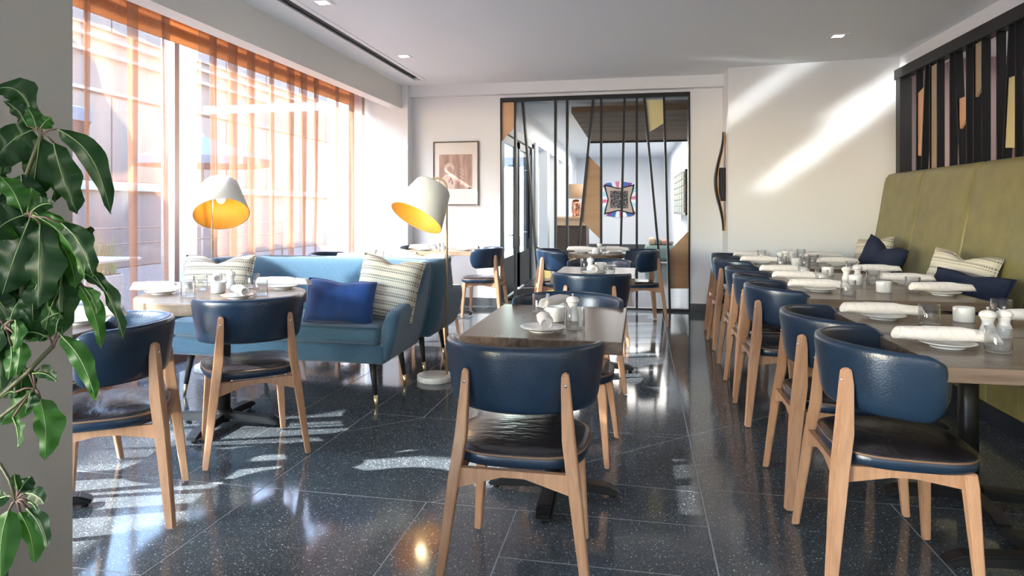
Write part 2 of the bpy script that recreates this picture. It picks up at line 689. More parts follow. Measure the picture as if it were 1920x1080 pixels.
def inside(poly, p):
    c = False
    n = len(poly)
    for i in range(n):
        a, b = poly[i], poly[(i + 1) % n]
        if (a[1] > p[1]) != (b[1] > p[1]) and p[0] < (b[0] - a[0]) * (p[1] - a[1]) / (b[1] - a[1]) + a[0]:
            c = not c
    return c


floor_o = box('floor', -3.6, 4.4, -3.5, 22.0, -0.20, -0.0012, grout_m)
struct(floor_o)
polys = [[(-3.6, -3.5), (4.4, -3.5), (4.4, 22.0), (-3.6, 22.0)]]


def g2(u, v):
    p = PZ(u, v, 0)
    return (p.x, p.y)


def split(p, q, seeds=None):
    """split every slab (or only those that hold a seed point) along the joint p-q"""
    global polys
    out = []
    for po in polys:
        if seeds is None or any(inside(po, s_) for s_ in seeds):
            l, r = clip(po, p, q, 1), clip(po, p, q, -1)
            for k in (l, r):
                if len(k) > 2:
                    ar = abs(sum(k[i][0] * k[(i + 1) % len(k)][1] - k[(i + 1) % len(k)][0] * k[i][1] for i in range(len(k)))) / 2
                    if ar > 0.002:
                        out.append(k)
        else:
            out.append(po)
    polys = out


split(g2(1300, 858), g2(1348, 1080))                      # long joint beside the chair row
A1, A2 = g2(264, 1078), g2(584, 851)
L_, R_ = (-0.5, 3.0), (1.5, 3.0)
split(A1, A2, [g2(400, 1000), g2(600, 850)])
split(g2(429, 908), g2(800, 941), [g2(700, 900), g2(200, 930)])
split(g2(934, 1044), g2(998, 882), [g2(900, 1000)])
split(g2(800, 941), g2(700, 1080), [g2(780, 1000)])
split(g2(800, 944), g2(885, 922), [g2(850, 900)])
split(g2(934, 1044), g2(1240, 1076), [g2(1100, 1000)])
split(g2(1109, 903), g2(1240, 916), [g2(1200, 860)])
split(g2(704, 775), g2(863, 788), [g2(780, 740), g2(900, 780)])
split(g2(631, 812), g2(794, 783), [g2(700, 820)])
split(g2(794, 783), g2(843, 737), [g2(800, 700)])
split(g2(600, 750), g2(693, 698), [g2(650, 690), g2(500, 760)])
split(g2(1098, 809), g2(1240, 814), [g2(1200, 780)])
split(g2(1300, 815), g2(1377, 796), [g2(1380, 720)])
split(g2(1300, 916), g2(1670, 945), [g2(1400, 900)])
split(g2(1670, 945), g2(1762, 1046), [g2(1500, 1000)])
split(g2(140, 1064), g2(264, 1078), [g2(200, 1100)])
random.seed(3)
big = []
for po in list(polys):
    pass
for it in range(9):                                        # far and hidden slabs: irregular cuts of the same size
    for po in list(polys):
        ar = abs(sum(po[i][0] * po[(i + 1) % len(po)][1] - po[(i + 1) % len(po)][0] * po[i][1] for i in range(len(po)))) / 2
        if ar > 2.2 + it * 0.12:
            cx_ = sum(p[0] for p in po) / len(po); cy_ = sum(p[1] for p in po) / len(po)
            xs = [p[0] for p in po]; ys = [p[1] for p in po]
            ang = (0 if (max(ys) - min(ys)) > (max(xs) - min(xs)) else pi / 2) + random.uniform(-0.28, 0.28)
            split((cx_, cy_), (cx_ + cos(ang), cy_ + sin(ang)), [(cx_, cy_)])
for po in polys:
    # inset each slab by a thin joint
    k = po
    n = len(po)
    ar2 = sum(po[i][0] * po[(i + 1) % n][1] - po[(i + 1) % n][0] * po[i][1] for i in range(n))
    sg = 1 if ar2 > 0 else -1
    for i in range(n):
        a, b = Vector(po[i]), Vector(po[(i + 1) % n])
        if (b - a).length < 1e-5:
            continue
        d = (b - a).normalized()
        nrm = Vector((-d.y, d.x)) * sg * 0.003
        a2, b2 = a + nrm, b + nrm
        k = clip(k, a2, b2, sg)
        if len(k) < 3:
            break
    if len(k) < 3:
        continue
    prism('slab', [(p[0], p[1], 0.0) for p in k], (0, 0, -0.0011), terr, floor_o)

# ceiling with the slot diffuser recess
struct(box('ceiling', -3.62, 4.4, -3.5, 8.42, CEIL + 0.06, CEIL + 0.3, ceil_m))
struct(box('ceiling_main', -2.47, 4.4, -3.5, YB + 0.05, CEIL, CEIL + 0.06, ceil_m))
struct(box('ceiling_strip', -3.0, -2.66, -3.5, YB + 0.05, CEIL, CEIL + 0.06, ceil_m))
struct(box('ceiling_end', -2.66, -2.47, 7.93, YB + 0.05, CEIL, CEIL + 0.06, ceil_m))
sl = thing('slot_diffuser', 'long black slot air diffuser in the ceiling beside the window soffit', 'vent', (-2.565, 4, CEIL))
box('slot_recess', -0.045, 0.045, -7.4, 3.86, 0.02, 0.055, blackmatt, sl)
for sx in (-1, 1):
    box('slot_flange', sx * 0.07 - 0.024, sx * 0.07 + 0.024, -7.4, 3.9, -0.004, 0.01, ceil_m, sl)

# window wall: soffit, pocket, head, glass
struct(box('trim_1', XW - 0.14, XW, -3.5, 8.2, 2.505, CEIL + 0.06, soffit_m))
struct(box('trim_2', -3.62, XW - 0.14, -3.5, 8.25, 2.74, CEIL + 0.06, soffit_m))
mh, nh, bh0 = nodemat('header_shade')
th_ = nh.nodes.new('ShaderNodeBsdfTranslucent'); th_.inputs[0].default_value = (0.42, 0.26, 0.15, 1)
mm_ = nh.nodes.new('ShaderNodeMixShader'); mm_.inputs[0].default_value = 0.5
bh0.inputs['Base Color'].default_value = (0.62, 0.28, 0.11, 1); bh0.inputs['Roughness'].default_value = 0.8
nh.links.new(bh0.outputs[0], mm_.inputs[1]); nh.links.new(th_.outputs[0], mm_.inputs[2]); nh.links.new(mm_.outputs[0], nh.nodes['Material Output'].inputs[0])
struct(box('trim_3', -3.586, -3.580, -3.5, 8.2, 2.56, 2.75, mh))
struct(box('trim_32', -3.66, -3.60, -3.5, 2.22, 2.05, 2.56, mat('frame_bronze', (0.15, 0.12, 0.1), 0.4)))  # panel added out of view to cut sun entering high up
struct(box('trim_31', -3.66, -3.60, -3.5, 8.2, 2.66, 2.70, header_m))
win = struct(thing('window_1', 'w', 'w')); del win['label']; del win['category']
YM = PX(338, 300, -3.55).y
mull = [2.25, YM, 8.17]
for i, y in enumerate(mull):
    box('mullion', -3.64, -3.58, y - 0.03, y + 0.03, 0.08, 2.56, steel if i != 1 else mat('mullion_paint', (0.45, 0.42, 0.42), 0.4), win)
box('sill_rail', -3.66, -3.57, -3.5, 8.2, 0.0, 0.08, mat('frame_bronze', (0.15, 0.12, 0.1), 0.4), win)
for a, b in zip([-3.5] + mull, mull + [8.2]):
    if b - a > 0.3:
        box('pane', -3.615, -3.605, a + 0.03, b - 0.03, 0.08, 2.56, pane_m, win)
# far reveal and pilaster
struct(box('wall_reveal', -3.9, XW, 8.2, 8.75, 0, CEIL + 0.06, white_wall))
struct(box('wall_pilaster', XW, -2.80, 8.2, 8.5, 0, CEIL, white_wall))
# recess end wall around the screen opening
SX0, SX1, SZ1 = PY(938, 183, YB).x, PY(1294, 171, YB).x, PY(1115, 178, YB).z
struct(box('wall_back', -2.80, SX0, YB, YB + 0.18, 0, CEIL, white_wall))
struct(box('wall_back_over', SX0, SX1, YB, YB + 0.18, SZ1, CEIL, white_wall))
struct(box('wall_back_side', SX1, 1.05, YB, YB + 0.18, 0, CEIL, white_wall))
struct(box('trim_4', -2.80, 1.04, YB - 0.12, YB, 2.66, CEIL, white_wall))
struct(box('baseboard_back', -2.80, SX0, YB - 0.012, YB, 0, 0.10, base_m))
struct(box('baseboard_back_side', SX1, 1.04, YB - 0.012, YB, 0, 0.10, base_m))
# projecting angled wall
struct(prism('wall_right_end', [(1.035, 7.915, 0), (XR + 0.02, 7.70, 0), (XR + 0.02, 8.6, 0), (1.035, 8.6, 0)], (0, 0, CEIL), white_wall))
# banquette wall: low wall below the screen, band above
struct(box('wall_right', XR + 0.005, XR + 0.3, -3.5, 7.72, 0, 1.50, white_wall))
struct(box('wall_right_over', XR, XR + 0.3, -3.5, 7.75, 2.66, CEIL, white_wall))
# room behind the slatted wall
mauve = mat('mauve_wall', (0.42, 0.33, 0.32), 0.8)
struct(box('wall_side_room', 4.2, 4.35, -3.5, 8.0, 0, CEIL, mauve))
struct(box('wall_side_room_end', XR + 0.02, 4.4, 7.9, 8.05, 0, CEIL, mauve))
struct(box('wall_side_block', 3.75, 4.2, 7.0, 7.7, 0, 2.25, white_wall))
struct(box('wall_rear', -2.2, 4.4, -3.6, -3.5, 0, CEIL, white_wall))
struct(box('wall_rear_left', -3.9, -2.2, -3.6, -3.5, 0, CEIL, white_wall))
# pillar at the near end of the window wall
PXE = -1.55
pe = PX(136, 500, PXE).y
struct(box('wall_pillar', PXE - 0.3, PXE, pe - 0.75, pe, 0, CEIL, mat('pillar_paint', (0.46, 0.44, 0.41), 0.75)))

# reception beyond the screen
struct(box('trim_30', -6.2, -1.97, 8.9, 22.5, 2.62, 2.74, ceil_m))  # unseen canopy added to keep sun out of the reception
struct(box('ceiling_reception', -2.0, 1.4, YB + 0.18, 22, CEIL, CEIL + 0.2, ceil_m))
struct(box('wall_reception_end', -2.0, 1.4, 21.4, 21.6, 0, CEIL, white_wall))
struct(box('baseboard_reception', -2.0, 1.05, 21.37, 21.4, 0, 0.12, base_m))
struct(box('wall_reception_right', 1.05, 1.25, YB + 0.18, 21.5, 0, CEIL, white_wall))
struct(box('ceiling_drop', -0.80, 1.05, YB + 0.6, 13.0, 2.50, 2.58, brown_soffit))
struct(box('trim_5', -0.82, 1.05, 12.96, 13.04, 2.47, 2.60, black))
struct(box('trim_6', -1.70, 1.05, YB + 0.19, YB + 0.6, 2.62, CEIL, ceil_m))
XG = -1.75
grey_frame = mat('grey_frame', (0.30, 0.32, 0.33), 0.45)
darkframe = mat('dark_door_frame', (0.05, 0.052, 0.055), 0.4)
dr = struct(thing('door_1', 'w', 'w')); del dr['label']; del dr['category']


def leafdoor(y0, y1):
    fr = box('door_frame', XG - 0.03, XG + 0.03, y0, y0 + 0.10, 0.02, 2.25, darkframe, dr)
    box('stile', XG - 0.03, XG + 0.03, y1 - 0.10, y1, 0.02, 2.25, darkframe, dr)
    box('top_rail', XG - 0.03, XG + 0.03, y0, y1, 2.15, 2.25, darkframe, dr)
    box('bottom_panel', XG - 0.03, XG + 0.03, y0, y1, 0.02, 0.55, darkframe, dr)
    box('pane', XG - 0.005, XG + 0.005, y0 + 0.1, y1 - 0.1, 0.55, 2.15, pane_m, dr)
    h = tube('pull_handle', [(XG + 0.09, (y0 + y1) / 2, 0.75), (XG + 0.09, (y0 + y1) / 2, 1.95)], 0.02, black, dr)
    for z in (0.85, 1.85):
        tube('bracket', [(XG + 0.0, (y0 + y1) / 2, z), (XG + 0.1, (y0 + y1) / 2, z)], 0.014, steel, h)


leafdoor(8.95, 10.2)
leafdoor(10.3, 11.5)
box('frame_post', XG - 0.1, XG + 0.05, 8.6, 8.9, 0, 2.35, grey_frame, dr)
box('push_bar', XG + 0.05, XG + 0.08, 8.72, 8.76, 0.1, 2.2, steel, dr)
box('frame_post', XG - 0.1, XG + 0.05, 11.55, 11.75, 0, 2.35, grey_frame, dr)
box('transom', XG - 0.1, XG + 0.05, 8.6, 11.75, 2.27, 2.40, grey_frame, dr)
struct(box('wall_reception_left', -1.95, XG + 0.02, YB + 0.18, 21.4, 2.40, CEIL, ceil_m))
for k, y in enumerate((11.9, 13.6, 15.4, 17.2, 19.0, 20.8)):
    struct(box('trim_%d' % (7 + k), XG - 0.12, XG + 0.06, y, y + 0.35, 0, 2.40, mat('white_column', (0.75, 0.76, 0.76), 0.5)))
mt = tag(box('door_mat', -1.68, -0.95, 9.0, 10.6, 0.0, 0.012, mat('mat_navy', (0.01, 0.012, 0.02), 0.9), None, bev=0.003), 'dark door mat on the reception floor beside the glass doors', 'mat')

# ------------------------------------------------------------------ outside
pave = mat('outside_paving', (0.20, 0.195, 0.19), 0.8, noise_amt=0.1, nscale=3)
struct(box('ground', -16, -3.6, -8, 30, -0.25, -0.02, pave))
mfac, ntf, bf = nodemat('perforated_facade')
tcf = ntf.nodes.new('ShaderNodeTexCoord')
vf = ntf.nodes.new('ShaderNodeTexVoronoi'); vf.inputs['Scale'].default_value = 11; vf.inputs['Randomness'].default_value = 0.0
mpf = ntf.nodes.new('ShaderNodeMapping'); mpf.inputs['Scale'].default_value = (1, 1, 1.4)
ntf.links.new(tcf.outputs['Object'], mpf.inputs[0]); ntf.links.new(mpf.outputs[0], vf.inputs['Vector'])
crf = ntf.nodes.new('ShaderNodeValToRGB')
crf.color_ramp.elements[0].position = 0.30; crf.color_ramp.elements[0].color = (0.20, 0.195, 0.19, 1)
crf.color_ramp.elements[1].position = 0.36; crf.color_ramp.elements[1].color = (0.060, 0.055, 0.058, 1)
ntf.links.new(vf.outputs['Distance'], crf.inputs[0]); ntf.links.new(crf.outputs[0], bf.inputs['Base Color'])
bf.inputs['Roughness'].default_value = 0.6
fb = thing('office_building', 'pale building with perforated metal cladding across the terrace', 'building', (-10.5, 12, 0))
box('wall', -0.6, 0.0, -14, 16, 0.0, 1.62, mat('facade_grey', (0.11, 0.112, 0.118), 0.8), fb)
box('ledge', -0.05, 0.12, -14, 16, 1.60, 1.78, mat('facade_white', (0.30, 0.30, 0.30), 0.6), fb)
FH = 5.25
for k in range(15):
    y = -14 + 2 * k
    box('cladding_panel', -0.03, 0.03, y + 0.02, y + 1.98, 1.80, 3.5, mfac, fb)
    box('cladding_panel', -0.03, 0.03, y + 0.02, y + 1.98, 4.85, FH, mfac, fb)
box('backing', -0.6, -0.06, -14, 16, 1.78, FH, mat('facade_backing', (0.08, 0.075, 0.078), 0.8), fb)  # plain dark backing behind the cladding panels
for z in (3.55, 4.3, 4.62):
    box('louvre', -0.02, 0.10, -14, 16, z, z + 0.06, mat('facade_white', (0.30, 0.30, 0.30), 0.6), fb)
# white outdoor column by the terrace
cpx = PX(356, 300, -5.2).y
struct(box('wall_outside_column', -5.5, -5.2, cpx - 0.12, cpx + 0.14, 0, 3.6, mat('outside_white', (0.45, 0.45, 0.45), 0.7)))
# terrace railing
rl = thing('terrace_railing', 'thin dark metal railing on the terrace in front of the planters', 'railing', (-7.2, 4.0, 0))
for z in (0.72, 0.95):
    tube('rail', [(0, 0, z), (0, 9.0, z)], 0.015, mat('rail_grey', (0.2, 0.18, 0.18), 0.5), rl, n=6)
for k in range(6):
    tube('post', [(0, 1.8 * k, 0), (0, 1.8 * k, 0.95)], 0.018, mat('rail_grey', (0.2, 0.18, 0.18), 0.5), rl, n=6)


def planter(x, y, w, l, label, seed):
    t = thing('planter', label, 'planter', (x, y, -0.02), 0, 'planters on the terrace')
    bm = bmesh.new(); bmbox(bm, -w / 2, w / 2, -l / 2, l / 2, 0, 0.42, 0.01)
    from_bm('trough', bm, mat('outside_white', (0.45, 0.45, 0.45), 0.7), t)
    box('soil', -w / 2 + 0.03, w / 2 - 0.03, -l / 2 + 0.03, l / 2 - 0.03, 0.40, 0.43, mat('soil', (0.05, 0.035, 0.02), 0.9), t)
    rnd = random.Random(seed)
    bm = bmesh.new()
    for _ in range(260):
        px, py = rnd.uniform(-w / 2 + .05, w / 2 - .05), rnd.uniform(-l / 2 + .05, l / 2 - .05)
        h = rnd.uniform(0.25, 0.6); ax, ay = rnd.uniform(-.18, .18), rnd.uniform(-.18, .18); wv = 0.006
        a = bm.verts.new((px - wv, py - wv, 0.42)); b = bm.verts.new((px + wv, py + wv, 0.42))
        c = bm.verts.new((px + ax * .5 + wv, py + ay * .5, 0.42 + h * .6)); d = bm.verts.new((px + ax * .5 - wv, py + ay * .5, 0.42 + h * .6))
        e = bm.verts.new((px + ax, py + ay, 0.42 + h))
        bm.faces.new((a, b, c, d)); bm.faces.new((d, c, e))
    g = from_bm('grass', bm, mat('grass_green', (0.16, 0.26, 0.07), 0.7), t, recalc=False)
    g['kind'] = 'stuff'


planter(-6.3, 4.75, 0.5, 1.6, 'white trough planter of tall grass on the terrace, nearest the pillar', 1)
planter(-6.6, 6.7, 0.5, 1.6, 'white trough planter of tall grass on the terrace, behind the white outdoor table', 2)
tbl = thing('outdoor_table', 'white square outdoor table on the terrace beyond the curtain', 'table', (-5.6, 6.0, -0.02))
box('tabletop', -0.4, 0.4, -0.4, 0.4, 0.70, 0.73, mat('outside_white', (0.45, 0.45, 0.45), 0.7), tbl, bev=0.008)
tube('pedestal', [(0, 0, 0.02), (0, 0, 0.7)], 0.035, steel, tbl)
box('base', -0.25, 0.25, -0.25, 0.25, 0, 0.02, steel, tbl)


def umbrella(x, y, h, r, label):
    t = thing('patio_umbrella', label, 'umbrella', (x, y, 0), 0, 'blue umbrellas on the terrace')
    bm = bmesh.new()
    top = bm.verts.new((0, 0, h + 0.40)); n = 8
    cs = [bm.verts.new((r * cos(2 * pi * (i + .5) / n), r * sin(2 * pi * (i + .5) / n), h)) for i in range(n)]
    cl = [bm.verts.new((r * cos(2 * pi * (i + .5) / n), r * sin(2 * pi * (i + .5) / n), h - 0.13)) for i in range(n)]
    for i in range(n):
        bm.faces.new((top, cs[i], cs[(i + 1) % n])); bm.faces.new((cs[i], cl[i], cl[(i + 1) % n], cs[(i + 1) % n]))
    o = from_bm('canopy', bm, mat('umbrella_blue', (0.06, 0.17, 0.25), 0.8), t)
    mod = o.modifiers.new('thick', 'SOLIDIFY'); mod.thickness = 0.004
    tube('pole', [(0, 0, 0), (0, 0, h + 0.44)], 0.025, mat('umbrella_pole', (0.6, 0.6, 0.6), 0.4), t, n=8)
    for i in range(n):
        tube('rib', [(0, 0, h + 0.37), (r * 0.97 * cos(2 * pi * (i + .5) / n), r * 0.97 * sin(2 * pi * (i + .5) / n), h - 0.02)], 0.009, mat('umbrella_pole', (0.6, 0.6, 0.6), 0.4), t, n=5)
    lathe('base', [(0, 0), (0.28, 0), (0.28, 0.06), (0.04, 0.09), (0, 0.09)], mat('rail_grey', (0.2, 0.18, 0.18), 0.5), t, n=20)


umbrella(-7.0, 5.3, 2.25, 1.7, 'blue patio umbrella outside, the nearer one above the grass planters')
umbrella(-7.4, 10.6, 2.1, 1.15, 'blue patio umbrella outside, the farther one beyond the white column')

umbrella(-4.88, 2.42, 2.95, 0.94, 'unseen blue umbrella added to block sun, beside the pillar, nearest the window')  # four umbrellas added out of view to shape the sun patches
umbrella(-6.8, 2.85, 3.05, 1.0, 'unseen blue umbrella added to block sun, outer one of the pair beside the pillar')
umbrella(-4.98, 0.0, 2.95, 1.30, 'unseen blue umbrella added to block sun, behind the pillar and the plant')
umbrella(-7.2, -0.65, 3.12, 1.0, 'unseen blue umbrella added to block sun, farthest out behind the pillar')

# ------------------------------------------------------------------ curtains


def curtain(y0, y1, seed, label):
    rnd = random.Random(seed)
    ny = int((y1 - y0) / 0.011); nz = 26
    z0, z1 = 0.01, 2.70
    bm = bmesh.new()
    rows = []
    ph = [rnd.uniform(0, 6.28) for _ in range(6)]
    for j in range(nz + 1):
        z = z0 + (z1 - z0) * j / nz
        tz = j / nz
        row = []
        for i in range(ny + 1):
            y = y0 + (y1 - y0) * i / ny
            w1 = 0.9 * sin(1.9 * y + ph[0]) + 0.5 * sin(4.7 * y + ph[1])
            nz_ = noise.noise(Vector((y * 2.2, z * 0.35, seed * 3.1)))
            nf = noise.noise(Vector((y * 7.0, z * 0.8, seed * 5.7)))
            a = 0.042 + 0.034 * noise.noise(Vector((y * 1.4, 3.3, seed)))
            top = 1.0 - 0.45 * tz
            x = a * top * sin(2 * pi * y / 0.36 + 2.2 * w1 + 1.6 * nz_ * (1 - tz)) + 0.016 * sin(2 * pi * y / 0.105 + 3 * w1 + ph[2]) * (0.5 + tz * 0.8) + 0.02 * nf * (1 - tz * 0.6)
            yy = y + 0.088 * sin(2 * pi * y / 0.36 * 1.0 + 1.1 + 2.2 * w1) * (0.4 + 0.6 * tz) + 0.03 * nz_ * (1 - tz)
            row.append(bm.verts.new((-3.37 + x, yy, z)))
        rows.append(row)
    for j in range(nz):
        for i in range(ny):
            bm.faces.new((rows[j][i], rows[j][i + 1], rows[j + 1][i + 1], rows[j + 1][i]))
    o = from_bm('curtain', bm, sheer_m, None, True, recalc=False)
    tag(o, label, 'curtain', 'copper sheers along the window')


curtain(2.50, PX(331, 300, -3.37).y, 1, 'copper sheer curtain panel beside the near pillar, before the pale mullion')
curtain(PX(372, 300, -3.37).y, 8.12, 4, 'long copper sheer curtain panel running behind the sofa to the end wall')
struct(box('trim_20', -3.40, -3.34, 1.0, 8.2, 2.70, 2.735, mat('track_white', (0.7, 0.68, 0.65), 0.5)))

# ------------------------------------------------------------------ downlights
for (u, v, lab) in ((605, 4, 'square recessed downlight in the ceiling nearest the camera, beside the slot diffuser'),
                    (757, 105, 'square recessed downlight in the ceiling near the far end of the slot diffuser'),
                    (1571, 67, 'square recessed downlight in the ceiling over the far banquette tables')):
    p = PZ(u, v, CEIL)
    t = thing('downlight', lab, 'ceiling light', p, 0, 'recessed downlights')
    bm = bmesh.new()
    for (a, b, c, d) in ((-.075, .075, -.075, -.045), (-.075, .075, .045, .075), (-.075, -.045, -.045, .045), (.045, .075, -.045, .045)):
        bmbox(bm, a, b, c, d, -0.006, 0.0)
    from_bm('trim_frame', bm, ceil_m, t)
    box('lens', -0.045, 0.045, -0.045, 0.045, -0.003, -0.001, mat('lamp_glow', (1, 1, 1), 0.5, emit=(1.0, 0.93, 0.82), estr=9.0), t)

# ------------------------------------------------------------------ chairs


def make_chair(label, loc, rz, group):
    t = thing('dining_chair', label, 'chair', loc, rz, group)
    # curved backrest
    bm = bmesh.new()
    NT, NP = 40, 16
    TH = radians(100)
    rings = []
    for i in range(NT + 1):
        s_ = -1 + 2 * i / NT
        th = TH * s_
        e = min(1.0, (1 - abs(s_)) / 0.17)
        k = sqrt(max(0.0, 1 - (1 - e) ** 2))
        hh = 0.110 * (0.30 + 0.70 * k)
        tt = 0.019 * (0.5 + 0.5 * k)
        zc = 0.681 - 0.012 * s_ * s_
        ring = []
        for j in range(NP):
            ph = 2 * pi * j / NP
            cz, cr = cos(ph), sin(ph)
            pz = (abs(cz) ** 0.45) * (1 if cz > 0 else -1)
            pr_ = (abs(cr) ** 0.6) * (1 if cr > 0 else -1)
            z = zc + hh * pz
            flare = 0.028 * (z - 0.60) / 0.2
            R = tt * pr_ + flare
            a, b = 0.243 + R, 0.240 + R
            ring.append(bm.verts.new((a * sin(th), 0.035 - b * cos(th), z)))
        rings.append(ring)
    for a, b in zip(rings, rings[1:]):
        for j in range(NP):
            bm.faces.new((a[j], a[(j + 1) % NP], b[(j + 1) % NP], b[j]))
    bm.faces.new(rings[0]); bm.faces.new(rings[-1])
    br = from_bm('backrest', bm, leather, t, True)
    pts = []
    for i in range(31):
        th = TH * 0.93 * (-1 + 2 * i / 30)
        pts.append((0.262 * sin(th), 0.035 - 0.259 * cos(th), 0.790 - 0.018 * (abs(-1 + 2 * i / 30) ** 6) - 0.012 * (-1 + 2 * i / 30) ** 2))
    tube('backrest_seam', pts, 0.0028, mat('seam_leather', (0.03, 0.04, 0.06), 0.4), br, n=6)
    # seat
    bm = bmesh.new()
    rings = []
    NS = 44
    for f, z in ((0.90, 0.398), (0.97, 0.402), (1.0, 0.415), (1.0, 0.432), (0.975, 0.444), (0.90, 0.452), (0.6, 0.460), (0.25, 0.462)):
        ring = []
        for i in range(NS):
            a = 2 * pi * i / NS
            ex = 0.62
            cx_, sy_ = cos(a), sin(a)
            x = 0.232 * (abs(cx_) ** ex) * (1 if cx_ > 0 else -1)
            y = 0.222 * (abs(sy_) ** ex) * (1 if sy_ > 0 else -1)
            x *= 1.0 + 0.10 * (y / 0.222) * 0.5
            ring.append(bm.verts.new((x * f, y * f, z)))
        rings.append(ring)
    for a, b in zip(rings, rings[1:]):
        for j in range(NS):
            bm.faces.new((a[j], a[(j + 1) % NS], b[(j + 1) % NS], b[j]))
    bm.faces.new(rings[0]); bm.faces.new(rings[-1])
    bmesh.ops.recalc_face_normals(bm, faces=bm.faces)
    me = bpy.data.meshes.new('seat')
    bm.to_mesh(me); bm.free()
    me.materials.append(leather); me.materials.append(seat_m)
    for p in me.polygons:
        p.use_smooth = True
        if p.center.z > 0.441:
            p.material_index = 1
    seat = link('seat', me, None, t)
    pts = []
    for i in range(NS):
        a = 2 * pi * i / NS
        cx_, sy_ = cos(a), sin(a)
        x = 0.230 * (abs(cx_) ** .62) * (1 if cx_ > 0 else -1); y = 0.220 * (abs(sy_) ** .62) * (1 if sy_ > 0 else -1)
        x *= 1.0 + 0.05 * (y / 0.222)
        pts.append((x, y, 0.4395))
    tube('seat_piping', pts, 0.0042, piping_m, seat, n=6, closed=True)
    # legs
    for s_ in (-1, 1):
        beam('leg', [((s_ * 0.205, 0.185, 0.006), (0.013, 0, 0), (0, 0.013, 0)), ((s_ * 0.180, 0.165, 0.36), (0.022, 0, 0), (0, 0.020, 0)), ((s_ * 0.176, 0.162, 0.40), (0.020, 0, 0), (0, 0.019, 0))], beech, t, bev=0.004)
        l = beam('leg', [((s_ * 0.240, -0.262, 0.006), (0.013, s_ * 0.004, 0), (0, 0.014, 0)), ((s_ * 0.195, -0.224, 0.36), (0.019, s_ * 0.006, 0), (0, 0.021, 0)),
                         ((s_ * 0.176, -0.204, 0.50), (0.020, s_ * 0.006, 0), (0, 0.022, 0)), ((s_ * 0.166, -0.194, 0.66), (0.0145, s_ * 0.006, 0), (0, 0.016, 0)),
                         ((s_ * 0.164, -0.194, 0.705), (0.012, s_ * 0.005, 0), (0, 0.012, 0)), ((s_ * 0.164, -0.192, 0.712), (0.007, s_ * 0.003, 0), (0, 0.008, 0))], beech, t, bev=0.0035)
        sc_ = tube('screw', [(s_ * 0.1655, -0.203, 0.672), (s_ * 0.1655, -0.2125, 0.672)], 0.0048, steel, l, n=10)
        # glides under the feet
    # aprons with a raised middle
    def apron(a, b, h_end, h_mid, thick):
        a, b = Vector(a), Vector(b)
        d = b - a
        nrm = Vector((-d.y, d.x, 0)).normalized() * thick
        m1, m2 = a + d * 0.40, a + d * 0.60
        z1 = Vector((0, 0, 0.398))
        pts_ = [a + z1, b + z1, b + Vector((0, 0, 0.398 - h_end)), m2 + Vector((0, 0, 0.398 - h_mid)), m1 + Vector((0, 0, 0.398 - h_mid)), a + Vector((0, 0, 0.398 - h_end))]
        prism('apron', [p - nrm * 0.5 for p in pts_], nrm, beech, t)
    apron((-0.185, -0.222, 0), (0.185, -0.222, 0), 0.066, 0.022, 0.022)
    apron((-0.16, 0.163, 0), (0.16, 0.163, 0), 0.055, 0.022, 0.020)
    apron((-0.188, -0.21, 0), (-0.174, 0.15, 0), 0.055, 0.03, 0.018)
    apron((0.188, -0.21, 0), (0.174, 0.15, 0), 0.055, 0.03, 0.018)
    return t


GR = 'navy leather chairs along the banquette tables'
GC = 'navy leather chairs at the middle tables'
GL = 'navy leather chairs at the window side'
R90 = radians(-90)
chair0 = make_chair('navy leather chair nearest the camera in the middle, back turned to it', (-0.385, 2.37, 0), radians(0.5), GC)
chair0.location = (-0.378, 2.365, 0)
CH = [
    (0.884, 2.60, R90, 'navy leather chair nearest the camera in the banquette row, wooden posts facing out', GR),
    (0.884, 3.20, R90, 'navy leather chair in the banquette row, second from the camera', GR),
    (0.895, 4.28, R90, 'navy leather chair in the banquette row, third from the camera', GR),
    (0.91, 4.86, R90, 'navy leather chair in the banquette row, fourth from the camera, middle of the seven', GR),
    (0.93, 5.42, R90, 'navy leather chair in the banquette row, third from the far wall', GR),
    (0.95, 6.40, R90, 'navy leather chair in the banquette row, second from the far wall', GR),
    (0.985, 6.98, R90, 'navy leather chair in the banquette row, farthest, next to the far wall', GR),
    (-0.325, 3.44, radians(180), 'navy leather chair facing the camera across the near middle table', GC),
    (-0.29, 4.85, 0, 'navy leather chair with its back to the camera at the second middle table', GC),
    (-0.28, 5.90, radians(180), 'navy leather chair facing the camera at the far end of the second middle table', GC),
    (-0.80, 7.42, radians(-78), 'navy leather chair before the slatted screen, on the window side of the small round table', GC),
    (0.04, 7.50, radians(103), 'navy leather chair before the slatted screen, between round table and end wall', GC),
    (-1.956, 3.20, radians(40), 'navy leather chair pulled up to the round table in front of the sofa', GL),
    (-2.09, 2.38, radians(120), 'navy leather chair beside the pillar, back turned to the middle of the room', GL),
    (-2.72, 2.64, radians(178), 'navy leather chair behind the small dark round table, half hidden by the plant', GL),
    (-1.70, 7.60, radians(90), 'navy leather chair standing alone in profile below the framed print', GL),
    (-1.92, 6.13, radians(90), 'navy leather chair behind the back sofa, seen past its striped pillow', GL),
    (-2.45, 7.75, radians(200), 'navy leather chair at the far window corner, only its back showing over the sofa', GL),
    (-2.93, 6.32, radians(-100), 'navy leather chair by the curtain, dark back just showing over the sofa', GL),
]
for x, y, rz, lab, g in CH:
    dup(chair0, (x, y, 0), rz, lab, g)

# ------------------------------------------------------------------ tables


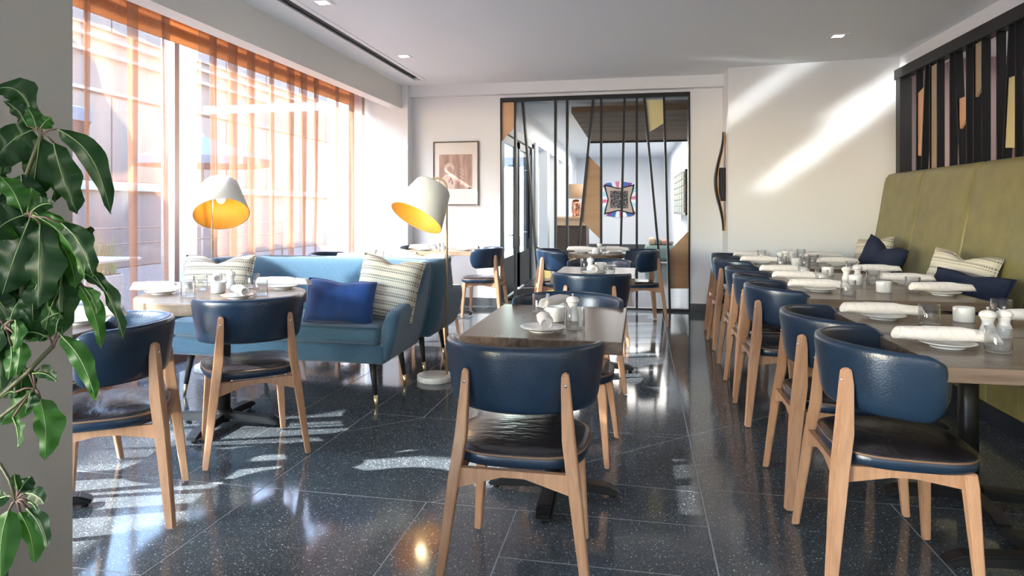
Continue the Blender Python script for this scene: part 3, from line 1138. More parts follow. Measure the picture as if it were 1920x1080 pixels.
def cross_base(t, arm=0.30, rot=0.0, army=None):
    ax_, ay_ = arm, (army or arm)
    lathe('column', [(0, 0.03), (0.038, 0.03), (0.038, 0.68), (0, 0.68)], black, t, n=20)
    lathe('mount_plate', [(0, 0.68), (0.11, 0.68), (0.11, 0.70), (0, 0.70)], black, t, n=20)
    lathe('hub', [(0, 0.025), (0.06, 0.025), (0.055, 0.075), (0.04, 0.09), (0, 0.09)], black, t, n=20)
    for k in range(4):
        arm = ax_ if k % 2 == 0 else ay_
        a = rot + k * pi / 2
        d = Vector((cos(a), sin(a), 0)); s_ = Vector((-sin(a), cos(a), 0))
        f = beam('foot', [(d * 0.03 + Vector((0, 0, 0.05)), s_ * 0.030, (0, 0, 0.022)), (d * (arm - 0.05) + Vector((0, 0, 0.036)), s_ * 0.034, (0, 0, 0.018)), (d * arm + Vector((0, 0, 0.022)), s_ * 0.030, (0, 0, 0.008))], black, t, bev=0.006)
        c = d * (arm - 0.03)
        lathe('glide', [(0, 0), (0.014, 0), (0.014, 0.02), (0, 0.02)], blackmatt, f, n=10, c=(c.x, c.y, 0))


def rect_table(label, x, y, w, l, rz, group, m, rot=0.0):
    t = thing('table', label, 'table', (x, y, 0), rz, group)
    box('tabletop', -w / 2, w / 2, -l / 2, l / 2, 0.702, 0.75, m, t, bev=0.003)
    cross_base(t, 0.33 if w > 0.8 else 0.285, rot, min(0.32, l / 2 - 0.012))
    return t


GT = 'rectangular banquette tables'
TY = [2.335, 2.915, 3.935, 4.470, 5.005, 5.88, 6.50]
TN = ['nearest the camera', 'second from the camera', 'third from the camera, just past the near gap', 'in the middle of the row of seven',
      'fifth from the camera, before the far gap', 'sixth, just past the far gap', 'farthest, against the end wall']
TL = [0.575, 0.575, 0.53, 0.53, 0.53, 0.615, 0.615]
for i, (y, n_, l) in enumerate(zip(TY, TN, TL)):
    rect_table('fumed oak banquette table ' + n_, 0.93 + 0.45 + (0.02 if i > 4 else 0), y + l / 2, 0.90, l - 0.004, radians(1.2) if i > 4 else radians(1.0), GT, ttop_x, 0.0)
rect_table('fumed oak table nearest the camera in the middle of the room', -0.342, 2.955, 0.615, 0.88, radians(-0.6), 'rectangular middle tables', ttop_y)
rect_table('fumed oak table farther back in the middle, before the small round table', -0.278, 5.24, 0.59, 0.87, radians(-0.6), 'rectangular middle tables', ttop_y)
rect_table('pale oak table at the end wall below the framed print', -2.15, 7.66, 0.86, 0.60, radians(0), 'window side tables', ttop_pale)
rect_table('pale oak table behind the back sofa, only its settings showing', -2.38, 6.12, 0.60, 0.75, radians(0), 'window side tables', ttop_pale)


def round_table(label, x, y, r, m, rot=0.0, th=0.045, arm=0.30):
    t = thing('round_table', label, 'table', (x, y, 0), 0, 'round tables')
    lathe('tabletop', [(0, 0.75 - th), (r - 0.006, 0.75 - th), (r, 0.755 - th), (r, 0.745), (r - 0.005, 0.75), (0, 0.75)], m, t, n=64, smooth=False)
    cross_base(t, arm, rot)


round_table('large pale oak round table in front of the blue sofa', -2.30, 3.49, 0.46, ttop_pale, radians(5), 0.06, 0.34)
round_table('small dark oak round table before the slatted screen', -0.385, 7.42, 0.30, ttop_x, 0.3, 0.045, 0.22)
round_table('dark oak round table beside the pillar, half hidden by the plant', -2.49, 2.22, 0.375, ttop_x, radians(37), 0.06, 0.35)

# ------------------------------------------------------------------ tableware prototypes


def soft(prof):
    return prof


def plate_proto(label, loc, group):
    t = thing('plate', label, 'plate', loc, 0, group)
    lathe('dish', [(0, 0.010), (0.055, 0.010), (0.088, 0.021), (0.091, 0.0205), (0.089, 0.018), (0.056, 0.0055), (0.0, 0.0055)], china, t, n=40)
    lathe('foot_ring', [(0.048, 0.0), (0.053, 0.0), (0.056, 0.0065), (0.045, 0.0065), (0.048, 0.0)], china, t, n=40)
    return t


def glass_proto(label, loc, group):
    t = thing('tumbler', label, 'glass', loc, 0, group)
    r, h = 0.040, 0.086
    lathe('bowl', [(0, 0.0005), (r - 0.006, 0.0005), (r - 0.001, 0.004), (r, 0.010), (r, h), (r - 0.0008, h + 0.0008), (r - 0.0018, h), (r - 0.0018, 0.014), (r - 0.008, 0.009), (0, 0.009)], glass_m, t, n=40)
    return t


def ramekin_proto(label, loc, group):
    t = thing('ramekin', label, 'ramekin', loc, 0, group)
    lathe('cup', [(0, 0), (0.037, 0), (0.040, 0.003), (0.0405, 0.060), (0.0395, 0.063), (0.037, 0.062), (0.036, 0.010), (0, 0.008)], china, t, n=40)
    return t


def mill_proto(label, loc, group):
    t = thing('spice_mill', label, 'mill', loc, 0, group)
    lathe('body', [(0, 0), (0.026, 0), (0.027, 0.004), (0.027, 0.022), (0.0255, 0.026), (0.026, 0.034), (0.022, 0.044), (0.0185, 0.054), (0.0185, 0.064), (0.024, 0.075), (0.024, 0.078), (0, 0.078)], ceramic, t, n=28)
    cp_ = lathe('cap', [(0, 0.079), (0.0275, 0.079), (0.029, 0.086), (0.0275, 0.094), (0.020, 0.101), (0.009, 0.105), (0, 0.106)], ceramic, t, n=28)
    lathe('knob', [(0, 0.105), (0.003, 0.105), (0.003, 0.110), (0.0065, 0.112), (0.0065, 0.115), (0.003, 0.118), (0, 0.118)], steel, cp_, n=14)
    return t


def napkin_proto(label, loc, group):
    t = thing('napkin_roll', label, 'napkin', loc, 0, group)
    L, R = 0.162, 0.025
    bm = bmesh.new()
    N, K = 16, 20
    rings = []
    for i in range(N + 1):
        s_ = -1 + 2 * i / N
        x = s_ * L
        ring = []
        for k in range(K):
            a = 2 * pi * k / K
            rr = R * (1.06 + 0.13 * noise.noise(Vector((x * 22, cos(a) * 1.2, sin(a) * 1.2))) - 0.22 * max(0, s_) ** 1.5 - 0.10 * max(0, -s_ - 0.6) / 0.4)
            z = R + rr * sin(a) * 0.92 - 0.006 * max(0, s_) ** 2
            y = rr * cos(a) * 1.05 + 0.006 * sin(3 * s_)
            ring.append(bm.verts.new((x + 0.012 * s_ * cos(a + 1.0), y, z)))
        rings.append(ring)
    for a, b in zip(rings, rings[1:]):
        for k in range(K):
            bm.faces.new((a[k], a[(k + 1) % K], b[(k + 1) % K], b[k]))
    # hollow spiral ends
    for ring, sx in ((rings[0], 1), (rings[-1], -1)):
        c = sum((v.co for v in ring), Vector()) / K
        inn = [bm.verts.new(c + (v.co - c) * 0.80) for v in ring]
        dp = [bm.verts.new(c + (v.co - c) * 0.70 + Vector((sx * 0.03, 0, 0))) for v in ring]
        for k in range(K):
            bm.faces.new((ring[k], ring[(k + 1) % K], inn[(k + 1) % K], inn[k]))
            bm.faces.new((inn[k], inn[(k + 1) % K], dp[(k + 1) % K], dp[k]))
        bm.faces.new(dp)
    from_bm('rolled_cloth', bm, napkin_m, t, True)
    # outer flap of the roll
    bm = bmesh.new()
    g = []
    for i in range(N + 1):
        s_ = -1 + 2 * i / N
        row = []
        for k in range(9):
            a = 1.2 + k * 0.22
            ww = min(1.0, max(0.05, (k / 8.0) + 0.35))
            rr = R * 1.12
            row.append(bm.verts.new((s_ * L * 0.6 * ww - 0.02, rr * cos(a) * 1.05, R + rr * sin(a) * 0.95)))
        g.append(row)
    for a, b in zip(g, g[1:]):
        for k in range(8):
            bm.faces.new((a[k], a[k + 1], b[k + 1], b[k]))
    from_bm('flap', bm, napkin_m, t, True)
    return t


PROTO = {}
GRP = {'plate': 'white plates on the tables', 'glass': 'clear tumblers on the tables', 'ramekin': 'white ramekins on the tables',
       'mill': 'white salt and pepper mills', 'napkin': 'rolled white napkins on plates'}
MK = {'plate': plate_proto, 'glass': glass_proto, 'ramekin': ramekin_proto, 'mill': mill_proto, 'napkin': napkin_proto}


def put(kind, u, v, label, rz=0.0, z=0.75, lift=0.0, tilt=0.0):
    p = PZ(u, v, z)
    p.z += lift + 0.0002
    if kind not in PROTO:
        o = PROTO[kind] = MK[kind](label, p, GRP[kind])
        o.rotation_euler = (0, 0, rz)
    else:
        o = dup(PROTO[kind], p, rz, label, GRP[kind])
    if tilt:
        o.rotation_euler = (0, tilt, rz)
    return o


def setting(u, v, where, rz=0.0, off=(0.0, 0.0)):
    """plate with a rolled napkin lying across it"""
    put('plate', u, v, 'white plate ' + where)
    p = PZ(u, v, 0.75)
    o = dup(PROTO['napkin'], (p.x + off[0], p.y + off[1], 0.7715), rz, 'napkin roll ' + where, GRP['napkin']) if 'napkin' in PROTO else None
    if o is None:
        o = PROTO['napkin'] = napkin_proto('napkin roll ' + where, (p.x + off[0], p.y + off[1], 0.7715), GRP['napkin'])
        o.rotation_euler = (0, 0, rz)
    return o


a_ = radians
# near banquette tables
setting(1776, 651, 'on the chair side of the nearest banquette table', a_(-2))
put('glass', 1872, 661, 'clear tumbler in front of the two mills on the nearest banquette table')
put('mill', 1852, 634, 'white spice mill on the nearest banquette table, the one toward the chairs')
put('mill', 1883, 633, 'white spice mill on the nearest banquette table, the one toward the banquette')
put('glass', 1878, 598, 'clear tumbler behind the two mills, near the frame edge')
put('ramekin', 1807, 603, 'white ramekin on the second banquette table beside the mills')
put('glass', 1742, 609, 'clear tumbler beside the napkin on the second banquette table')
setting(1656, 598, 'on the chair side of the second banquette table', a_(-3))
setting(1968, 612, 'cut by the frame edge on the banquette side of the second table', a_(4))
# middle group
setting(1537, 546, 'on the chair side of the third banquette table', a_(-4))
put('glass', 1590, 554, 'clear tumbler on the near edge of the third banquette table, chair side')
put('ramekin', 1657, 548, 'white ramekin alone in the middle of the third banquette table')
put('glass', 1711, 547, 'clear tumbler between ramekin and plate on the third banquette table')
setting(1768, 553, 'on the banquette side of the third banquette table, by the navy pillow', a_(3))
put('mill', 1587, 530, 'white spice mill left of the fourth banquette table ramekin')
put('mill', 1608, 526, 'white spice mill behind the fourth banquette table ramekin')
put('ramekin', 1604, 534, 'white ramekin beside the two mills on the fourth banquette table')
put('glass', 1637, 532, 'clear tumbler on the fourth banquette table, banquette side')
setting(1701, 533, 'on the banquette side of the fourth banquette table, below the striped pillow', a_(2))
setting(1500, 528, 'on the chair side of the fourth banquette table', a_(-3))
put('glass', 1541, 530, 'clear tumbler beside the napkin on the fourth banquette table, chair side')
put('ramekin', 1552, 517, 'white ramekin in the middle of the fifth banquette table')
setting(1471, 515, 'on the chair side of the fifth banquette table', a_(-2))
put('glass', 1507, 517, 'clear tumbler beside the napkin on the fifth banquette table')
setting(1645, 514, 'on the banquette side of the fifth banquette table, by the leaning navy pillow', a_(2))
put('glass', 1597, 511, 'clear tumbler at the far edge of the fifth banquette table')
# far group
setting(1427, 495, 'on the chair side of the sixth banquette table', a_(-2))
put('mill', 1463, 495, 'white spice mill on the sixth banquette table nearest the chairs')
put('mill', 1472, 492, 'white spice mill on the sixth banquette table, middle of three')
put('mill', 1485, 492, 'white spice mill on the sixth banquette table nearest the ramekin')
put('ramekin', 1493, 498, 'white ramekin on the sixth banquette table beside three mills')
put('glass', 1466, 500, 'clear tumbler in front of the mills on the sixth banquette table')
put('glass', 1510, 500, 'clear tumbler beside the ramekin on the sixth banquette table')
put('glass', 1525, 496, 'clear tumbler on the sixth banquette table toward the pillows')
setting(1572, 498, 'on the banquette side of the sixth banquette table', a_(3))
setting(1410, 485, 'on the chair side of the farthest banquette table', a_(-2))
put('glass', 1428, 486, 'clear tumbler on the farthest banquette table, chair side')
put('glass', 1502, 484, 'clear tumbler in the middle of the farthest banquette table')
setting(1545, 487, 'on the banquette side of the farthest banquette table', a_(3))
# near middle table
put('plate', 1018, 621, 'white plate at the near edge of the near middle table')
p = PZ(1018, 621, 0.75)
o = dup(PROTO['napkin'], (p.x + 0.004, p.y + 0.02, 0.7715), a_(100), 'rolled white napkin pointing at the camera on the near middle table', GRP['napkin'])
o.scale = (0.75, 0.95, 0.95)
put('ramekin', 1041, 602, 'white ramekin in the middle of the near middle table')
put('mill', 1074, 601, 'white spice mill with steel knob behind the tumbler of the near middle table')
put('glass', 1078, 617, 'clear tumbler in front of the mill on the near middle table')
put('glass', 1014, 586, 'clear tumbler at the far side of the near middle table')
put('plate', 1040, 580, 'white plate at the far edge of the near middle table behind the ramekin')
p = PZ(1040, 580, 0.75)
o = dup(PROTO['napkin'], (p.x + 0.01, p.y + 0.0, 0.7715), a_(66), 'rolled white napkin at the far edge of the near middle table', GRP['napkin'])
o.scale = (0.75, 0.95, 0.95)
# second middle table
put('plate', 1114, 514, 'white plate at the near edge of the second middle table')
p = PZ(1114, 514, 0.75)
o = dup(PROTO['napkin'], (p.x, p.y, 0.7715), a_(95), 'rolled white napkin pointing at the camera on the second middle table', GRP['napkin'])
o.scale = (0.75, 0.95, 0.95)
put('mill', 1107, 509, 'white spice mill on the second middle table')
put('ramekin', 1125, 507, 'white ramekin on the second middle table')
put('glass', 1098, 505, 'clear tumbler beside the mill on the second middle table')
put('glass', 1143, 514, 'clear tumbler at the near edge of the second middle table')
put('plate', 1135, 502, 'white plate at the far edge of the second middle table')
# round table by the screen
setting(1092, 474, 'on the window side of the small round table', a_(0))
setting(1152, 474, 'on the banquette side of the small round table', a_(10))
put('ramekin', 1117, 476, 'white ramekin in the middle of the small round table')
put('mill', 1124, 474, 'white spice mill on the small round table')
put('glass', 1129, 477, 'clear tumbler on the small round table')
# big round table
setting(303, 551, 'on the window side of the large round table', a_(18))
setting(530, 541, 'on the sofa end of the large round table', a_(10))
put('glass', 353, 557, 'clear tumbler in front of the far pair on the large round table, window side')
put('glass', 376, 544, 'clear tumbler behind the ramekin, beside the lumbar pillow')
put('ramekin', 409, 549, 'white ramekin in the middle of the large round table')
put('mill', 433, 541, 'white spice mill on the large round table beside the ramekin')
put('glass', 474, 540, 'clear tumbler at the far side of the large round table, sofa end')
put('glass', 489, 554, 'clear tumbler at the near side of the large round table, sofa end')
put('plate', 446, 559, 'white plate at the near edge of the large round table')
p = PZ(446, 559, 0.75)
o = dup(PROTO['napkin'], (p.x, p.y + 0.02, 0.7715), a_(134), 'rolled white napkin pointing at the near chair on the large round table', GRP['napkin'])
o.scale = (0.8, 0.95, 0.95)
put('plate', 407, 532, 'white plate at the sofa side of the large round table')
p = PZ(407, 532, 0.75)
o = dup(PROTO['napkin'], (p.x, p.y, 0.7715), a_(125), 'rolled white napkin at the sofa side of the large round table', GRP['napkin'])
o.scale = (0.7, 0.95, 0.95)
setting(152, 606, 'on the dark round table beside the pillar', a_(30))
# far window tables
setting(793, 470, 'at the window end of the pale table below the print', a_(0))
setting(872, 470, 'at the chair end of the pale table below the print', a_(0))
put('mill', 822, 470, 'white spice mill on the pale table below the print, toward the window')
put('mill', 830, 470, 'white spice mill on the pale table below the print, toward the chair')
put('glass', 803, 470, 'clear tumbler on the pale table below the print')


def putw(kind, x, y, lab, rz=0):
    return dup(PROTO[kind], (x, y, 0.7502), rz, lab, GRP[kind])


putw('mill', -2.46, 6.0, 'white spice mill showing over the sofa, toward the window')
putw('mill', -2.38, 6.0, 'white spice mill showing over the sofa, toward the lamp')
putw('glass', -2.27, 6.05, 'clear tumbler showing over the sofa beside two mills')
for x, y, rz, w_ in ((-2.55, 5.93, 10, 'on the window side of the table behind the sofas'), (-2.22, 6.30, 5, 'on the lamp side of the table behind the sofas')):
    putw('plate', x, y, 'white plate ' + w_)
    dup(PROTO['napkin'], (x, y, 0.7715), a_(rz), 'napkin roll ' + w_, GRP['napkin'])

# ------------------------------------------------------------------ sofas


def sofa(label, loc, rz, W, Dp):
    """faces -y; origin at the middle of the front edge on the floor"""
    t = thing('sofa', label, 'sofa', loc, rz, 'blue sofas back to back')
    hw = W / 2
    # base
    bm = bmesh.new()
    bmbox(bm, -hw + 0.09, hw - 0.09, 0.02, Dp - 0.06, 0.275, 0.40, 0.03, 3)
    from_bm('base', bm, sofa_m, t, True)
    bm = bmesh.new()
    bmbox(bm, -hw + 0.12, hw - 0.12, -0.005, Dp - 0.14, 0.40, 0.515, 0.035, 4)
    sc_ = from_bm('seat_cushion', bm, sofa_m, t, True)
    rect = [(-hw + 0.135, 0.0, 0.502), (hw - 0.135, 0.0, 0.502)]
    tube('piping', rect, 0.006, sofa_m, sc_, n=6)
    # shell path: (x, y, top height, bottom height)
    def shell(name, pts, th=0.10):
        bm = bmesh.new()
        rings = []
        n = len(pts)
        for i, (x, y, zt, zb) in enumerate(pts):
            a = Vector(pts[max(i - 1, 0)][:2]); b = Vector(pts[min(i + 1, n - 1)][:2])
            tn = (b - a).normalized()
            nr = Vector((tn.y, -tn.x))        # outward
            prof = []
            for k in range(16):
                ph = 2 * pi * k / 16
                cz, cr = cos(ph), sin(ph)
                pz = (abs(cz) ** 0.5) * (1 if cz > 0 else -1); pr_ = (abs(cr) ** 0.6) * (1 if cr > 0 else -1)
                z = (zt + zb) / 2 + (zt - zb) / 2 * pz
                lean = 0.095 * (z - 0.28) / 0.6
                tw = th * (0.62 + 0.38 * min(1, (z - 0.28) / 0.25)) if z > 0.28 else th * 0.62
                o = nr * (tw / 2 * pr_ + lean - 0.07)
                prof.append(bm.verts.new((x + o.x, y + o.y, z)))
            rings.append(prof)
        for a, b in zip(rings, rings[1:]):
            for k in range(16):
                bm.faces.new((a[k], a[(k + 1) % 16], b[(k + 1) % 16], b[k]))
        bm.faces.new(rings[0]); bm.faces.new(rings[-1])
        return from_bm(name, bm, sofa_m, t, True)
    zb = 0.29
    arm_r = []
    for i in range(13):
        f = i / 12
        y = 0.03 + (Dp - 0.22) * f
        zt = 0.60 + 0.06 * f + 0.22 * max(0, (f - 0.55) / 0.45) ** 1.6
        if i == 0:
            zt -= 0.05
        arm_r.append((hw - 0.03, y, zt, zb + (0.02 if i == 0 else 0)))
    cr = []
    for i in range(9):
        a = pi / 2 * i / 8
        cr.append((hw - 0.03 - 0.14 + 0.14 * cos(a), Dp - 0.16 + 0.14 * sin(a), 0.87, zb))
    arm_pts = arm_r[:-1] + [(p[0], p[1], p[2] if p[2] > 0.86 else 0.86, p[3]) for p in cr[:2]]
    # outward normal uses the path direction: arms run front to back on the right side
    shell('arm', arm_pts)
    shell('arm', [(-p[0], p[1], p[2], p[3]) for p in reversed(arm_pts)])
    back = cr[1:] + [(hw - 0.17 - (2 * hw - 0.34) * i / 10, Dp - 0.02, 0.878, zb) for i in range(1, 10)] + [(-p[0], p[1], p[2], p[3]) for p in reversed(cr[1:])]
    shell('backrest', back, 0.13)
    for sx in (-1, 1):
        for y, oy in ((0.10, -0.02), (Dp - 0.16, 0.02)):
            x = sx * (hw - 0.20)
            lg = tube('leg', [(x, y, 0.30), (x + sx * 0.03, y + oy, 0.075)], [0.024, 0.0135], blackmatt, t, n=14)
            tube('ferrule', [(x + sx * 0.03, y + oy, 0.075), (x + sx * 0.040, y + oy * 1.3, 0.0)], [0.0135, 0.0095], brass, lg, n=14)
    return t


SXC, SWD = -2.235, 1.67
sofa('blue wool sofa facing the camera beside the large round table', (SXC, 3.90, 0), 0, SWD, 0.76)
sofa('blue wool sofa behind the first, back turned to the camera', (SXC + 0.02, 5.53, 0), pi, SWD, 0.76)

# ------------------------------------------------------------------ pillows


def pillow(name, label, w, h, d, M4, m, dent=0.0, group=None, droop=0.0):
    bm = bmesh.new()
    N = 22
    fr, bk = [], []
    for j in range(N + 1):
        a, b = [], []
        for i in range(N + 1):
            s_, t_ = -1 + 2 * i / N, -1 + 2 * j / N
            pinch = 1 - 0.07 * (1 - abs(s_ * t_)) * (abs(s_) ** 3 + abs(t_) ** 3) * 0.9
            x, z = s_ * w / 2 * pinch, t_ * h / 2 * pinch
            if dent and t_ > 0:
                z -= dent * t_ ** 1.5 * math.exp(-(s_ / 0.34) ** 2)
            th = d / 2 * (max(0, 1 - s_ ** 4) ** 0.55) * (max(0, 1 - t_ ** 4) ** 0.55)
            wr = 0.006 * noise.noise(Vector((x * 14, z * 14, w * 7))) * min(1, th * 30)
            a.append(bm.verts.new((x, -th - wr, z)))
            b.append(bm.verts.new((x, th + wr, z)) if 0 < i < N and 0 < j < N else a[-1])
        fr.append(a); bk.append(b)
    for j in range(N):
        for i in range(N):
            bm.faces.new((fr[j][i], fr[j][i + 1], fr[j + 1][i + 1], fr[j + 1][i]))
            q = (bk[j][i], bk[j + 1][i], bk[j + 1][i + 1], bk[j][i + 1])
            try:
                bm.faces.new(q)
            except ValueError:
                pass
    bmesh.ops.recalc_face_normals(bm, faces=bm.faces)
    t = thing(name, label, 'pillow', (0, 0, 0), 0, group)
    t.matrix_world = M4
    o = from_bm('cover', bm, m, t, True)
    pts = [fr_ for fr_ in ()]
    edge = []
    for i in range(N):
        s_ = -1 + 2 * i / N
        edge.append((s_, -1))
    for i in range(N):
        edge.append((1, -1 + 2 * i / N))
    for i in range(N):
        edge.append((1 - 2 * i / N, 1))
    for i in range(N):
        edge.append((-1, 1 - 2 * i / N))
    P = []
    for s_, t_ in edge:
        pinch = 1 - 0.07 * (1 - abs(s_ * t_)) * (abs(s_) ** 3 + abs(t_) ** 3) * 0.9
        x, z = s_ * w / 2 * pinch, t_ * h / 2 * pinch
        if dent and t_ > 0:
            z -= dent * t_ ** 1.5 * math.exp(-(s_ / 0.34) ** 2)
        P.append((x, 0, z))
    tube('seam', P, 0.004, m, t, n=6, closed=True)
    return t


def PM(loc, rx=0, ry=0, rz=0):
    return Matrix.Translation(loc) @ Matrix.Rotation(radians(rz), 4, 'Z') @ Matrix.Rotation(radians(rx), 4, 'X') @ Matrix.Rotation(radians(ry), 4, 'Y')


GP = 'pillows on sofas and banquette'
pillow('lumbar_pillow', 'beige and black striped lumbar pillow on the curtain end of the blue sofa', 0.52, 0.32, 0.15, PM(PY(408, 520, 4.26) , -18, 0, 6), stripe_m, 0.06, GP)
pillow('velvet_pillow', 'blue velvet lumbar pillow leaning on the striped one at the sofa arm', 0.44, 0.28, 0.15, PM(PY(638, 566, 4.02), -14, 4, 10), velvet, 0.015, GP)
pillow('striped_pillow', 'large striped pillow standing tilted in the arm corner of the sofa', 0.42, 0.42, 0.17, PM(PY(727, 541, 4.24), -16, 10, 8), stripe_m, 0.035, GP)
pillow('striped_pillow', 'striped pillow on the back sofa, showing beside the lamp pole', 0.42, 0.42, 0.16, PM((-1.62, 5.02, 0.70), 12, -6, 192), stripe_pale, 0.03, GP)


# ------------------------------------------------------------------ banquette
bq = thing('banquette', 'long olive leather banquette with tall channelled back along the slatted wall', 'banquette', (0, 0, 0))
seams = [1.05, 2.0, 2.95, 3.9, 4.85, 5.8, 6.77, 7.70]


def pad(name, y0, y1, prof, m, parent, puff=0.012, ny=10):
    """upholstered pad: prof = closed list of (x, z); swells between its seams"""
    bm = bmesh.new()
    rings = []
    cx_ = sum(p[0] for p in prof) / len(prof); cz_ = sum(p[1] for p in prof) / len(prof)
    for i in range(ny + 1):
        f = i / ny
        e = min(f, 1 - f) * (y1 - y0) / 0.035
        k = sqrt(max(0.0, 1 - (1 - min(1, e)) ** 2))
        ring = []
        for (x, z) in prof:
            d = Vector((x - cx_, z - cz_))
            L = d.length
            d = d / L * (L - puff * 1.8 * (1 - k))
            ring.append(bm.verts.new((cx_ + d.x, y0 + (y1 - y0) * f, cz_ + d.y)))
        rings.append(ring)
    n = len(prof)
    for a, b in zip(rings, rings[1:]):
        for k in range(n):
            bm.faces.new((a[k], a[(k + 1) % n], b[(k + 1) % n], b[k]))
    bm.faces.new(rings[0]); bm.faces.new(rings[-1])
    return from_bm(name, bm, m, parent, True)


back_prof = [(2.36, 0.44), (2.395, 0.65), (2.44, 0.90), (2.49, 1.20), (2.54, 1.50), (2.555, 1.55), (2.58, 1.583), (2.62, 1.595), (2.67, 1.59), (2.68, 1.56), (2.68, 1.2), (2.68, 0.8), (2.68, 0.44)]
seat_prof = [(1.98, 0.31), (1.955, 0.34), (1.95, 0.38), (1.955, 0.425), (1.98, 0.452), (2.10, 0.465), (2.25, 0.462), (2.40, 0.45), (2.40, 0.31)]
nonl = [0, .006, .012, .02, .035]
for a, b in zip(seams, seams[1:]):
    # finer rings near the seams
    pd = pad('backrest_panel', a + 0.002, b - 0.002, back_prof, olive, bq, 0.014, 60)
    pad('seat_cushion', a + 0.002, b - 0.002, seat_prof, olive, bq, 0.010, 50)
yy = 1.0
for k in range(20):                                           # front apron panels
    y0_, y1_ = 1.05 + k * 0.3325, 1.05 + (k + 1) * 0.3325
    box('front_panel', 1.975, 2.03, y0_ + 0.001, y1_ - 0.001, 0.125, 0.31, olive, bq, bev=0.008)
box('plinth', 2.03, 2.66, 1.05, 7.70, 0.0, 0.14, darktoe, bq)
box('carcass', 2.03, 2.66, 1.06, 7.69, 0.14, 0.44, darktoe, bq)

pillow('striped_pillow', 'pale striped pillow in the far corner of the banquette behind the navy one', 0.44, 0.36, 0.15, PM(PX(1637, 480, 2.26), -16, -6, -66), stripe_pale, 0.05, GP)
pillow('navy_pillow', 'navy linen pillow tipped on its corner before the pale striped one', 0.44, 0.34, 0.15, PM(PX(1652, 488, 2.12), -14, 17, -62), navy, 0.06, GP)
pillow('striped_pillow', 'pale striped pillow on the banquette above the navy one, nearer the camera', 0.50, 0.32, 0.15, PM(PX(1801, 515, 2.25), -20, 6, -60), stripe_pale, 0.05, GP)
pillow('navy_pillow', 'navy linen pillow lying low behind the third banquette table', 0.54, 0.30, 0.14, PM(PX(1812, 552, 2.12), -24, 4, -62), navy, 0.02, GP)

# ------------------------------------------------------------------ slatted wall above the banquette
sw = thing('slatted_screen', 'black fin screen with coloured panels above the olive banquette', 'screen', (0, 0, 0))
XF = 2.66
ZT, ZB_ = 2.66, 1.50
FD = 0.058
box('top_rail', XF - 0.02, XF + FD + 0.02, 1.0, 7.73, ZT - 0.10, ZT, mat('fin_grey', (0.018, 0.018, 0.020), 0.5, spec=0.3), sw)
box('bottom_rail', XF - 0.0, XF + FD, 1.0, 7.73, ZB_, ZB_ + 0.08, black, sw)
box('end_post', XF - 0.01, XF + 0.1, 7.58, 7.69, ZB_, ZT - 0.1, black, sw)
fins = [(1718, 1718), (1735, 1727), (1743, 1743), (1757, 1757), (1781, 1781), (1790, 1799), (1812, 1812), (1825, 1825), (1841, 1841), (1869, 1869), (1892, 1879), (1904, 1904), (1919, 1919),
        (1942, 1950), (1975, 1975), (2010, 2000), (2050, 2050), (2110, 2100), (2180, 2180), (2280, 2280)]
finm = mat('fin_black', (0.005, 0.0055, 0.007), 0.55, spec=0.2)
for ut, ub in fins:
    yt, yb_ = PX(ut, 200, XF).y, PX(ub, 330, XF).y
    if min(yt, yb_) < 1.05:
        continue
    prism('slat', [(XF, yt - 0.009, ZT - 0.1), (XF, yt + 0.009, ZT - 0.1), (XF, yb_ + 0.009, ZB_ + 0.08), (XF, yb_ - 0.009, ZB_ + 0.08)], (FD, 0, 0), finm, sw)


def wpanel(pts, m):
    q = [PX(u, v, XF + 0.012) for u, v in pts]
    prism('colour_panel', q, (0.02, 0, 0), m, sw)


wpanel([(1721, 175), (1734, 161), (1731, 292), (1719, 292)], peach)
wpanel([(1744, 126), (1757, 118), (1757, 322), (1744, 323)], tan)
wpanel([(1799, 185), (1812, 180), (1812, 222), (1799, 243)], peach)
wpanel([(1827, 84), (1841, 76), (1841, 163), (1828, 184)], tan)
wpanel([(1886, 148), (1903, 142), (1903, 277), (1882, 277)], paleyellow)
# metal canopy bars of the room beyond
box('trim_bar', 4.05, 4.1, 3.0, 8.0, 2.05, 2.08, black, sw)

# ------------------------------------------------------------------ slatted screen before the reception
rs = thing('reception_screen', 'floor to ceiling black slat screen with bronze panels in the end wall', 'screen', (0, 0, 0))
YS = YB - 0.01
SD = 0.09
zt_ = SZ1
box('top_rail', SX0, SX1, YS, YS + SD, zt_ - 0.055, zt_, black, rs)
box('bottom_rail', SX0, SX1, YS, YS + SD, 0.0, 0.03, black, rs)
box('side_post', SX1 - 0.018, SX1, YS, YS + SD + 0.1, 0.03, zt_ - 0.055, black, rs)
box('side_post', SX0, SX0 + 0.018, YS, YS + SD + 0.1, 0.03, zt_ - 0.055, black, rs)
for pts_ in ([(965.5, 185), (965.5, 580)], [(979, 188), (998, 400), (1013, 580)], [(1041, 185), (1041, 580)], [(1063, 185), (1063, 580)],
             [(1112, 183), (1073, 580)], [(1127, 183), (1127, 580)], [(1171, 181), (1161, 580)], [(1194, 180), (1194, 580)], [(1208, 180), (1245, 580)], [(1245, 178), (1256, 580)]):
    pl = [PY(u, v, YS) for u, v in pts_]
    pl[0].z = zt_ - 0.05; pl[-1].z = 0.025
    hw_ = 0.0135
    beam('slat', [((p.x, YS + SD / 2, p.z), (hw_, 0, 0), (0, SD / 2, 0)) for p in pl], black, rs)


def rpanel(pts, m, nm='bronze_panel'):
    q = [PY(u, v, YS + 0.03) for u, v in pts]
    prism(nm, q, (0, 0.02, 0), m, rs)


